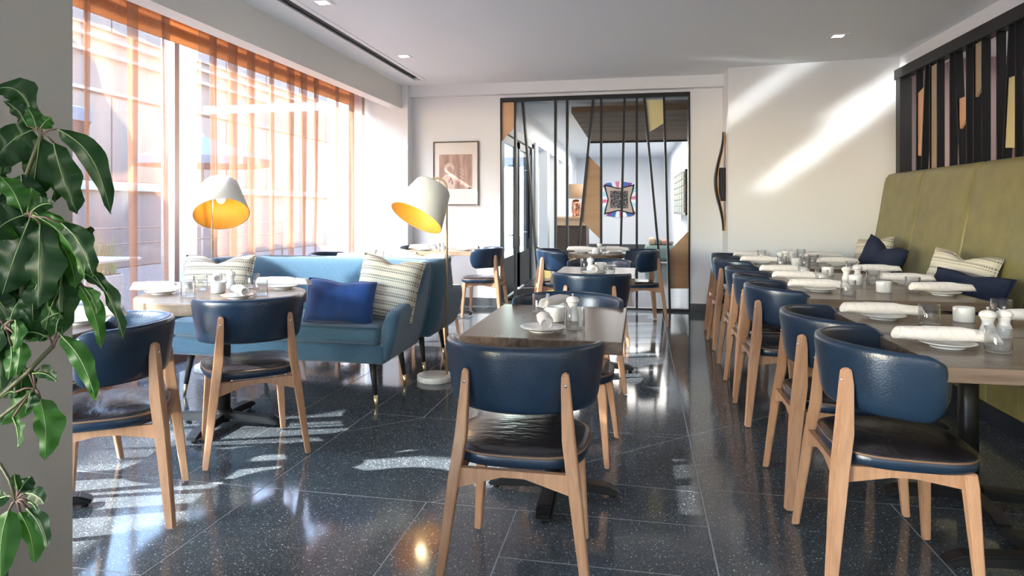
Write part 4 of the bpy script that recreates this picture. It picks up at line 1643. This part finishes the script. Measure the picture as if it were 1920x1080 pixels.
rpanel([(940, 190), (964, 190), (964, 238), (940, 266)], peach, 'peach_panel')
rpanel([(1211, 187), (1244, 187), (1244, 231), (1217, 248)], paleyellow, 'yellow_panel')
rpanel([(1103, 291), (1127, 316), (1127, 450), (1090, 414)], bronze)
rpanel([(1254, 472), (1291, 433), (1291, 541), (1256, 541)], bronze)
rpanel([(1004, 460), (1023, 470), (1040, 545), (1040, 566), (1013, 566)], mat('olive_brass', (0.40, 0.32, 0.12), 0.35), 'brass_panel')
rpanel([(1041, 480), (1080, 484), (1072, 566), (1041, 566)], bronze)

# ------------------------------------------------------------------ reception furniture
dk = thing('reception_desk', 'reception desk with herringbone front and pale top, beyond the screen', 'desk', (0, 0, 0))
dx0, dx1 = PY(1043, 405, 14.0).x, PY(1092, 405, 14.0).x
box('worktop', dx0, dx1 + 0.1, 13.9, 14.9, 1.02, 1.06, mat('desk_top_tan', (0.60, 0.42, 0.27), 0.4), dk)
box('plinth', dx0 + 0.03, dx1 + 0.05, 14.02, 14.88, 0.0, 0.9, black, dk)
box('fascia', dx0, dx1 + 0.08, 13.92, 13.97, 0.88, 1.02, mat('desk_top_tan', (0.60, 0.42, 0.27), 0.4), dk)
hm, nth, bh = nodemat('herringbone')
tch = nth.nodes.new('ShaderNodeTexCoord'); sph = nth.nodes.new('ShaderNodeSeparateXYZ'); nth.links.new(tch.outputs['Object'], sph.inputs[0])
pp = nth.nodes.new('ShaderNodeMath'); pp.operation = 'PINGPONG'; pp.inputs[1].default_value = 0.07; nth.links.new(sph.outputs[0], pp.inputs[0])
ad = nth.nodes.new('ShaderNodeMath'); ad.operation = 'ADD'; nth.links.new(pp.outputs[0], ad.inputs[0]); nth.links.new(sph.outputs[2], ad.inputs[1])
mo = nth.nodes.new('ShaderNodeMath'); mo.operation = 'PINGPONG'; mo.inputs[1].default_value = 0.03; nth.links.new(ad.outputs[0], mo.inputs[0])
crh = nth.nodes.new('ShaderNodeValToRGB'); crh.color_ramp.elements[0].position = 0.003; crh.color_ramp.elements[0].color = (0.03, 0.02, 0.015, 1)
crh.color_ramp.elements[1].position = 0.02; crh.color_ramp.elements[1].color = (0.11, 0.07, 0.05, 1)
nth.links.new(mo.outputs[0], crh.inputs[0]); nth.links.new(crh.outputs[0], bh.inputs['Base Color'])
box('front', dx0, dx1 + 0.08, 13.95, 14.0, 0.05, 0.88, hm, dk)
box('side_panel', dx0, dx0 + 0.04, 14.0, 14.9, 0.05, 1.02, hm, dk)
box('side_panel', dx1 + 0.04, dx1 + 0.08, 14.0, 14.9, 0.05, 1.02, hm, dk)
lp = PY(1080, 400, 14.3)
tl = thing('table_lamp', 'copper table lamp with tan drum shade on the reception desk', 'lamp', (lp.x, 14.3, 1.06))
copper = mat('copper', (0.75, 0.35, 0.22), 0.25, metal=1.0)
lathe('base', [(0, 0), (0.09, 0), (0.09, 0.02), (0.075, 0.05), (0.10, 0.10), (0.10, 0.28), (0.07, 0.34), (0.02, 0.36), (0, 0.36)], copper, tl, n=24)
lathe('lamp_shade', [(0.15, 0.38), (0.15, 0.68), (0.145, 0.68), (0.145, 0.38), (0.15, 0.38)], mat('tan_shade', (0.38, 0.25, 0.15), 0.8), tl, n=32)
lathe('shade_top', [(0, 0.66), (0.14, 0.66), (0.14, 0.665), (0, 0.665)], brass, tl, n=24)
# art on the far wall
art = thing('wall_art', 'square bandana patterned artwork with coloured ray border on the far reception wall', 'artwork', (0, 0, 0))
AY = 21.37
A_ = lambda u, v: PY(u, v, AY)
c0 = A_(1161, 374)
c0 = Vector(c0)


def flat(nm, pts, m, dy=0.0):
    prism(nm, [Vector((p[0], AY - dy, p[1])) for p in pts], (0, 0.012, 0), m, art)


R0 = 0.56
cols = [mat('art_pink', (0.75, 0.20, 0.32), 0.7), mat('art_blue', (0.04, 0.16, 0.45), 0.7), mat('art_purple', (0.25, 0.08, 0.35), 0.7), mat('art_sky', (0.45, 0.75, 0.85), 0.7), mat('art_white', (0.85, 0.85, 0.85), 0.7)]
NW = 28
order = [0, 4, 3, 4, 2, 1, 4, 0, 4, 1, 2, 4, 3, 4]
sq = lambda a, r: (c0.x + r * cos(a) / max(abs(cos(a)), abs(sin(a))), c0.z + r * sin(a) / max(abs(cos(a)), abs(sin(a))))
for k in range(NW):
    a0, a1 = 2 * pi * k / NW, 2 * pi * (k + 1) / NW
    ro0 = R0 * (1 - 0.10 * abs(sin(2 * a0)) ** 2)
    ro1 = R0 * (1 - 0.10 * abs(sin(2 * a1)) ** 2)
    flat('ray', [(c0.x, c0.z), sq(a0, ro0), sq(a1, ro1)], cols[order[k % 14]], 0.0)


def star(r, dent):
    out = []
    for k in range(32):
        a = 2 * pi * k / 32
        rr = r * (1 - dent * (abs(cos(2 * a)) ** 1.2))
        out.append(sq(a, rr))
    return out


flat('border', star(0.47, 0.24), mat('art_black', (0.01, 0.01, 0.012), 0.7), 0.014)
flat('inner_border', star(0.41, 0.22), mat('art_tan', (0.50, 0.38, 0.30), 0.7), 0.028)
mb, ntb, bb_ = nodemat('art_paisley')
vb = ntb.nodes.new('ShaderNodeTexVoronoi'); vb.inputs['Scale'].default_value = 22; tb = ntb.nodes.new('ShaderNodeTexCoord')
ntb.links.new(tb.outputs['Object'], vb.inputs['Vector'])
cb = ntb.nodes.new('ShaderNodeValToRGB'); cb.color_ramp.elements[0].position = 0.25; cb.color_ramp.elements[0].color = (0.42, 0.34, 0.30, 1); cb.color_ramp.elements[1].position = 0.4; cb.color_ramp.elements[1].color = (0.02, 0.018, 0.02, 1)
ntb.links.new(vb.outputs['Distance'], cb.inputs[0]); ntb.links.new(cb.outputs[0], bb_.inputs['Base Color'])
flat('centre', [(c0.x + a * 0.27, c0.z + b * 0.27) for a, b in ((-1, -1), (1, -1), (1, 1), (-1, 1))], mb, 0.042)
# striped ottoman bench
oz = PY(1240, 485, 15.5)
ob = thing('ottoman', 'rounded grey green ottoman with striped top at the far reception wall', 'seat', (oz.x, 15.9, 0))
bm = bmesh.new(); bmbox(bm, -0.35, 0.30, -0.4, 0.4, 0.04, 0.42, 0.10, 5)
from_bm('body', bm, mat('ottoman_green', (0.16, 0.22, 0.21), 0.9), ob, True)
for i, c_ in enumerate(((0.45, 0.33, 0.22), (0.16, 0.22, 0.21), (0.42, 0.20, 0.16), (0.2, 0.2, 0.2))):
    bm = bmesh.new(); bmbox(bm, -0.26 + i * 0.13, -0.13 + i * 0.13, -0.36, 0.36, 0.42, 0.56 - 0.02 * i, 0.03, 3)
    from_bm('roll', bm, mat('ottoman_roll_%d' % i, c_, 0.9), ob, True)
# gridded wall box
gb = thing('wall_shelf', 'black framed wall case with a grid of pale and brown squares, beyond the screen', 'shelf', (0, 0, 0))
gy0, gy1, gz0, gz1 = 12.4, 15.8, 1.11, 1.93
box('case', 0.90, 1.05, gy0, gy1, gz0, gz1, black, gb)
for i in range(5):
    for j in range(6):
        y0_ = gy0 + 0.08 + i * (gy1 - gy0 - 0.16) / 5; z0_ = gz0 + 0.04 + j * (gz1 - gz0 - 0.08) / 6
        box('cell', 0.885, 0.90, y0_ + 0.03, y0_ + (gy1 - gy0 - 0.16) / 5 - 0.03, z0_ + 0.008, z0_ + (gz1 - gz0 - 0.08) / 6 - 0.008, mat('cell_pale', (0.35, 0.36, 0.32), 0.6), gb)
for j in range(6):
    for i in range(1):
        z0_ = gz0 + 0.04 + j * (gz1 - gz0 - 0.08) / 6
        box('brown_cell', 0.92, 1.04, gy0 - 0.015, gy0, z0_ + 0.008, z0_ + (gz1 - gz0 - 0.08) / 6 - 0.008, mat('cell_brown', (0.14, 0.06, 0.04), 0.6), gb)

# ------------------------------------------------------------------ framed print
pf = thing('framed_print', 'framed sepia print of a white haired figure on the end wall', 'picture', (0, 0, 0))
fa, fb_ = PY(812, 266, YB - 0.03), PY(897, 385, YB - 0.03)
fx0, fx1, fz1, fz0 = fa.x, fb_.x, fa.z, fb_.z
YF = YB - 0.03
for nm, a in (('x', (fx0, fx1, fz1 - 0.014, fz1)), ('x', (fx0, fx1, fz0, fz0 + 0.014)), ('x', (fx0, fx0 + 0.014, fz0 + 0.014, fz1 - 0.014)), ('x', (fx1 - 0.014, fx1, fz0 + 0.014, fz1 - 0.014))):
    box('frame_bar', a[0], a[1], YF - 0.0, YF + 0.03, a[2], a[3], mat('frame_brown', (0.05, 0.035, 0.03), 0.4), pf)
box('mount', fx0 + 0.014, fx1 - 0.014, YF + 0.012, YF + 0.016, fz0 + 0.014, fz1 - 0.014, mat('mount_cream', (0.76, 0.70, 0.66), 0.7), pf)
ia, ib = PY(823, 290, YF), PY(885, 354, YF)
ms_, nts, bs_ = nodemat('sepia_print')
ts = nts.nodes.new('ShaderNodeTexCoord'); mps = nts.nodes.new('ShaderNodeMapping'); mps.inputs['Scale'].default_value = (22, 1, 3)
ns = nts.nodes.new('ShaderNodeTexNoise'); ns.inputs['Scale'].default_value = 1.0; ns.inputs['Detail'].default_value = 5
nts.links.new(ts.outputs['Object'], mps.inputs[0]); nts.links.new(mps.outputs[0], ns.inputs['Vector'])
cs_ = nts.nodes.new('ShaderNodeValToRGB'); cs_.color_ramp.elements[0].position = 0.35; cs_.color_ramp.elements[0].color = (0.27, 0.14, 0.11, 1); cs_.color_ramp.elements[1].position = 0.65; cs_.color_ramp.elements[1].color = (0.50, 0.34, 0.29, 1)
nts.links.new(ns.outputs[0], cs_.inputs[0]); nts.links.new(cs_.outputs[0], bs_.inputs['Base Color'])
pr_o = box('print', ia.x, ib.x, YF + 0.009, YF + 0.012, ib.z, ia.z, ms_, pf)


def blob(cx_, cz_, rx, rz_, m, dy, n=20, wob=0.0):
    return prism('figure_patch', [(cx_ + rx * (1 + wob * sin(5 * 2 * pi * k / n)) * cos(2 * pi * k / n), YF + dy, cz_ + rz_ * (1 + wob * cos(7 * 2 * pi * k / n)) * sin(2 * pi * k / n)) for k in range(n)], (0, 0.0008, 0), m, pr_o)


iw, ih = ib.x - ia.x, ia.z - ib.z
hair_m, skin_m, dk_m = mat('print_hair', (0.62, 0.50, 0.44), 0.8), mat('print_skin', (0.44, 0.30, 0.25), 0.8), mat('print_dark', (0.24, 0.13, 0.10), 0.8)
# shoulders and robe
prism('figure_patch', [(ia.x + iw * a, YF + 0.0080, ib.z + ih * b) for a, b in ((0, 0), (0.46, 0), (0.50, 0.2), (0.44, 0.38), (0.34, 0.44), (0.20, 0.42), (0.06, 0.30), (0, 0.16))], (0, 0.0008, 0), hair_m, pr_o)
blob(ia.x + iw * 0.31, ib.z + ih * 0.60, iw * 0.15, ih * 0.155, hair_m, 0.0070, wob=0.06)
blob(ia.x + iw * 0.33, ib.z + ih * 0.53, iw * 0.085, ih * 0.12, skin_m, 0.0060)
for a, b, rx, rz_ in ((0.30, 0.555, 0.016, 0.008), (0.365, 0.555, 0.016, 0.008), (0.335, 0.475, 0.025, 0.006), (0.36, 0.28, 0.02, 0.05), (0.31, 0.22, 0.015, 0.05), (0.40, 0.18, 0.02, 0.06)):
    blob(ia.x + iw * a, ib.z + ih * b, iw * rx, ih * rz_, dk_m, 0.0050, 10)
for k in range(9):
    blob(ia.x + iw * (0.66 + 0.05 * (k % 2)), ib.z + ih * (0.14 + 0.055 * k), iw * 0.03, ih * 0.016, hair_m, 0.0075, 8)
blob(ia.x + iw * 0.93, ib.z + ih * 0.02, iw * 0.05, ih * 0.02, mat('art_black', (0.01, 0.01, 0.012), 0.7), 0.0045, 10, 0.3)

# ------------------------------------------------------------------ wall sconce seen edge-on
sc = thing('wall_sconce', 'black curved wall sconce with brass inner face on the return beside the screen', 'wall light', (0, 0, 0))
YSc = 8.15
for nm, off, m, th in (('outer_blade', 0.0, black, 0.012), ('inner_blade', -0.016, mat('copper_inner', (0.6, 0.3, 0.12), 0.4), 0.006)):
    bm = bmesh.new()
    rows = []
    for i in range(25):
        f = i / 24
        z = 0.98 + (2.11 - 0.98) * f
        bulge = 0.02 + 0.085 * (sin(pi * f) ** 2.2)
        wd_ = 0.02 + 0.075 * sin(pi * f)
        rows.append([bm.verts.new((1.035 - bulge - (0.0 if nm == 'outer_blade' else -0.014), YSc - wd_, z)), bm.verts.new((1.035 - bulge - (0.0 if nm == 'outer_blade' else -0.014), YSc + wd_, z))])
    for a, b in zip(rows, rows[1:]):
        bm.faces.new((a[0], a[1], b[1], b[0]))
    o = from_bm(nm, bm, m, sc, True)
    md = o.modifiers.new('thick', 'SOLIDIFY'); md.thickness = th
box('backplate', 0.965, 1.034, YSc - 0.05, YSc + 0.05, 1.32, 1.70, black, sc, bev=0.006)

# ------------------------------------------------------------------ floor lamps


def floor_lamp(label, bx_, by_, sh, updir, pole_h, hook):
    """sh: shade centre relative to base; hook: direction of the arm"""
    t = thing('floor_lamp', label, 'lamp', (bx_, by_, 0), 0, 'arched brass floor lamps')
    lathe('base', [(0, 0), (0.128, 0), (0.130, 0.003), (0.130, 0.036), (0.127, 0.040), (0, 0.040)], marble, t, n=48)
    hx, hy = hook
    r = 0.075
    pts = [(0, 0, 0.04), (0, 0, pole_h - r)]
    for k in range(1, 13):
        a = pi * k / 12
        d = r * (1 - cos(a))
        pts.append((hx * d, hy * d, pole_h - r + r * sin(a)))
    pts.append((hx * 2 * r, hy * 2 * r, pole_h - r - 0.05))
    tube('pole', pts, 0.0075, brass, t, n=12)
    M = Matrix.Translation(sh) @ Vector((0, 0, 1)).rotation_difference(Vector(updir).normalized()).to_matrix().to_4x4()
    shd = lathe('lamp_shade', [(0.200, -0.14), (0.203, -0.14), (0.137, 0.125), (0.128, 0.137), (0.10, 0.14), (0.0, 0.141), (0.0, 0.136), (0.128, 0.13), (0.200, -0.14)], shade_out, t, n=56)
    shd.matrix_local = M
    lin = lathe('lining', [(0.124, 0.126), (0.1965, -0.1385), (0.1995, -0.1395), (0.1265, 0.1288), (0, 0.1292), (0, 0.126), (0.124, 0.126)], shade_in, shd, n=56)
    bl = lathe('bulb', [(0, -0.03), (0.02, -0.026), (0.032, -0.008), (0.034, 0.01), (0.025, 0.035), (0.014, 0.055), (0.014, 0.08), (0, 0.08)], mat('bulb_glow', (1, 1, 1), 0.4, emit=(1.0, 0.80, 0.45), estr=4.0), shd, n=20)
    d = bpy.data.lights.new('bulb_light', 'POINT'); d.energy = 1.3; d.color = (1.0, 0.75, 0.4); d.shadow_soft_size = 0.03
    lo = bpy.data.objects.new('bulb_light', d); C.objects.link(lo); lo.parent = shd; lo.location = (0, 0, -0.07)
    return t


UPV = Vector((0, 0, 1))
# lamp between sofa and middle table
b1 = PZ(811, 712, 0.0)
D1 = b1.y * CS - b1.x * SN
c1 = PD(797, 379, D1)
r1 = Vector((CS, SN, 0)); f1 = Vector((-SN, CS, 0))
pb = PZ(833, 714, 0.0)
L1 = floor_lamp('brass floor lamp with white drum shade and marble base beside the sofa arm', b1.x + 0.02, b1.y, (c1.x - b1.x - 0.02, c1.y - b1.y, c1.z), r1 * 0.42 + UPV * 0.82 + f1 * 0.38, 1.455, tuple((-r1)[:2]))
for ch in kids(L1):
    if ch.name.startswith('pole'):
        off = r1 * 0.085
        ch.location = (off.x, off.y, 0)
for ch in kids(L1):
    if ch.name.startswith('base'):
        ch.location = (0, 0, 0)
b2 = Vector((PX(398, 470, -3.16).x, PX(398, 470, -3.16).y, 0))
D2 = b2.y * CS - b2.x * SN
c2 = PD(414, 374, D2)
L2 = floor_lamp('brass floor lamp with white drum shade behind the curtain end of the sofa', b2.x, b2.y, (c2.x - b2.x, c2.y - b2.y, c2.z), r1 * -0.25 + UPV * 0.8 + f1 * 0.52, 1.42, (0.3, -0.9))

# ------------------------------------------------------------------ plant
pt = thing('umbrella_plant', 'large glossy green umbrella plant leaning in before the pillar', 'plant', (0, 0, 0))
rp = random.Random(11)
RV = Vector((CS, SN, 0)); FV = Vector((-SN, CS, 0)); UP = Vector((0, 0, 1))


def leaf(b, t_, wpx, D, bend=0.12, m=None, dd=0.0, wav=0.0, twist=None):
    b3 = PD(b[0], b[1], D); e3 = PD(t_[0], t_[1], D + dd)
    L = (e3 - b3).length
    W = wpx * 1.22 * D / F / 2
    ax = (e3 - b3).normalized()
    side = ax.cross(FV).normalized()
    nrm = side.cross(ax).normalized()
    tw = rp.uniform(-0.7, 0.7) if twist is None else twist
    NL, NW_ = 12, 3
    bm = bmesh.new()
    rows = []
    sgn = 1 if side.z > 0 else -1
    mid = []
    for i in range(NL + 1):
        f = i / NL
        w = W * (sin(pi * min(1, f ** 0.85 * 1.0)) ** 0.75) if f < 0.93 else W * (1 - f) / 0.07 * 0.36 + 0.0006
        if f == 0:
            w = 0.0012
        c_ = b3 + ax * (L * f) + UP * (bend * L * sin(pi * f)) * 0.6 + side * (sgn * bend * L * sin(pi * f) * 0.5)
        tt = tw * 0.6
        sd = side * cos(tt) + nrm * sin(tt)
        nn = nrm * cos(tt) - side * sin(tt)
        mid.append(c_ - nn * 0.0012)
        row = []
        for j in range(-NW_, NW_ + 1):
            g = j / NW_
            wv = wav * W * sin(f * 17 + (0 if j > 0 else 1.7)) * abs(g)
            row.append(bm.verts.new(c_ + sd * (w * g * (1 + wav * 0.25 * sin(f * 20 + (2 if j > 0 else 0)))) - nn * (abs(g) * w * 0.28) * -1 + nn * (wv + 0.12 * w * sin(3 * f))))
        rows.append(row)
    for a, b_2 in zip(rows, rows[1:]):
        for j in range(2 * NW_):
            bm.faces.new((a[j], a[j + 1], b_2[j + 1], b_2[j]))
    o = from_bm('leaf', bm, m or leaf_dark, pt, True, recalc=False)
    tube('midrib', mid, [0.0016 * (1 - 0.7 * k / NL) for k in range(NL + 1)], vein_m, o, n=5)
    return b3


def cluster(cpx, D, items, wav=0.25):
    c3 = PD(cpx[0], cpx[1], D)
    for it in items:
        b, t_, w = it[0], it[1], it[2]
        kw = it[3] if len(it) > 3 else {}
        b3 = leaf(b, t_, w, D + kw.get('D', 0), kw.get('bend', 0.1), kw.get('m'), kw.get('dd', rp.uniform(-0.03, 0.03)), kw.get('wav', wav), kw.get('tw'))
        if (b3 - c3).length < 0.12:
            md_ = (b3 + c3) / 2 + UP * 0.004
            tube('leaf_stalk', [c3, md_, b3], 0.0022, stem_red, pt, n=6)


MG = {'m': leaf_mid}
cluster((78, 252), 1.42, [
    ((108, 242), (209, 402), 38, {'bend': 0.16, 'wav': 0.3, 'tw': 0.2}), ((101, 268), (146, 401), 46, {'bend': -0.04, 'wav': 0.3, 'tw': -0.1}), ((76, 257), (60, 373), 62, {'bend': 0.0, 'wav': 0.12, 'tw': 0.0}),
    ((61, 244), (-16, 312), 62, {'tw': 0.1}), ((70, 236), (-22, 172), 44, {'bend': 0.30, 'tw': 0.2}), ((77, 240), (97, 221), 22, MG), ((52, 236), (10, 190), 28),
    ((90, 318), (104, 379), 32, {'D': 0.05}), ((70, 245), (50, 200), 26, MG)])
cluster((57, 405), 1.34, [
    ((56, 412), (5, 552), 76, {'bend': 0.02, 'tw': 0.15}), ((76, 420), (72, 578), 66, {'bend': 0.0, 'tw': -0.2}), ((50, 402), (-25, 450), 58), ((66, 398), (112, 465), 40, MG), ((62, 402), (160, 520), 34, {'bend': 0.14, 'm': leaf_mid, 'wav': .35}),
    ((115, 418), (176, 520), 36, {'wav': 0.35}), ((44, 402), (0, 330), 34, MG), ((60, 396), (100, 382), 24), ((30, 400), (-20, 520), 60, {'D': 0.05}), ((52, 398), (58, 352), 26, MG), ((20, 410), (-10, 380), 40)])
cluster((120, 505), 1.40, [
    ((118, 512), (118, 628), 50, {'tw': -0.1}), ((130, 505), (200, 545), 26, {'wav': .35}), ((150, 440), (176, 452), 30), ((150, 535), (190, 652), 28, {'m': leaf_mid, 'wav': .4}), ((172, 508), (233, 636), 26, {'wav': .4, 'bend': 0.08}),
    ((160, 540), (183, 590), 24, MG), ((100, 500), (80, 620), 44), ((95, 520), (50, 640), 48), ((90, 560), (98, 608), 30, MG)])
cluster((100, 650), 1.30, [
    ((113, 628), (181, 752), 30, {'m': leaf_mid, 'wav': .5, 'bend': 0.10, 'tw': 0.6}), ((90, 632), (30, 628), 34, {'bend': 0.14}), ((88, 628), (75, 640), 14), ((106, 622), (112, 596), 20)])
cluster((66, 728), 1.30, [
    ((76, 748), (85, 863), 48, {'m': leaf_mid, 'tw': 0.1}), ((70, 742), (2, 796), 40, {'m': leaf_mid}), ((62, 700), (109, 716), 24), ((48, 690), (42, 758), 36, {'m': leaf_dark}), ((58, 735), (48, 775), 22), ((25, 782), (36, 840), 20, MG), ((30, 735), (6, 745), 20)])
cluster((8, 610), 1.28, [((5, 615), (4, 735), 44), ((22, 650), (16, 712), 28, MG), ((38, 640), (30, 704), 26, MG), ((30, 600), (26, 660), 26, MG), ((-5, 600), (-25, 700), 40), ((18, 612), (40, 560), 30)])
cluster((30, 938), 1.25, [
    ((17, 957), (2, 1088), 46, {'m': leaf_mid, 'tw': 0.1, 'wav': 0.1}), ((38, 960), (66, 1056), 44, {'m': leaf_mid, 'tw': 0.0}), ((51, 953), (90, 1028), 28), ((37, 922), (60, 893), 28), ((50, 925), (84, 944), 24), ((55, 941), (70, 956), 18), ((14, 930), (-20, 955), 24), ((34, 918), (28, 888), 14)], 0.15)
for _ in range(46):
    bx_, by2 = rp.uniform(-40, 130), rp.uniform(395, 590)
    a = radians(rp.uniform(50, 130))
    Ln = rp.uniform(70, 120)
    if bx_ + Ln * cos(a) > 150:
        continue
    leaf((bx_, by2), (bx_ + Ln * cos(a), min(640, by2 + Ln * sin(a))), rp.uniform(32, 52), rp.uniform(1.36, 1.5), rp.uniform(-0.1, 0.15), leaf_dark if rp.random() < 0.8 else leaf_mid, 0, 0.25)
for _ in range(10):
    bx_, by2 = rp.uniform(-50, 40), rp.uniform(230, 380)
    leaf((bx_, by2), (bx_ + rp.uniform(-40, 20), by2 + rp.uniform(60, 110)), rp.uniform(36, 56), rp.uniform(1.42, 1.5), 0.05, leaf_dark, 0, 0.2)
S_ = lambda u, v, D=1.4: PD(u, v, D)
tube('stem', [S_(-150, 1040), S_(-80, 900), S_(-30, 770), S_(40, 560, 1.42), S_(57, 405, 1.36)], [0.009, 0.008, 0.007, 0.006, 0.005], stem_m, pt, n=8)
tube('stem', [S_(-40, 620, 1.4), S_(10, 500, 1.42), S_(30, 380, 1.43), S_(60, 300, 1.43), S_(78, 252, 1.42)], 0.0045, stem_m, pt, n=8)
tube('stem', [S_(-30, 770, 1.4), S_(-5, 748, 1.32), S_(50, 700, 1.3), S_(100, 648, 1.3)], 0.0042, stem_m, pt, n=8)
tube('stem', [S_(-30, 770, 1.4), S_(-10, 790, 1.3), S_(30, 760, 1.3), S_(66, 728, 1.3)], 0.0035, stem_m, pt, n=8)
tube('stem', [S_(-110, 960, 1.4), S_(-60, 840, 1.3), S_(0, 870, 1.26), S_(18, 900, 1.25), S_(30, 938, 1.25)], 0.003, stem_m, pt, n=8)
tube('stem', [S_(-30, 700, 1.4), S_(-10, 650, 1.3), S_(8, 610, 1.28)], 0.004, stem_m, pt, n=8)
tube('stem', [S_(40, 560, 1.42), S_(90, 530, 1.42), S_(120, 505, 1.4)], 0.004, stem_m, pt, n=8)
pc = PD(-200, 1060, 1.32)
planter_o = thing('planter_pot', 'dark planter pot at the foot of the umbrella plant', 'planter', (pc.x, pc.y, 0))
lathe('pot', [(0, 0), (0.17, 0), (0.185, pc.z), (0.17, pc.z), (0.165, pc.z - 0.05), (0, pc.z - 0.05)], mat('pot_black', (0.015, 0.013, 0.012), 0.5), planter_o, n=40)
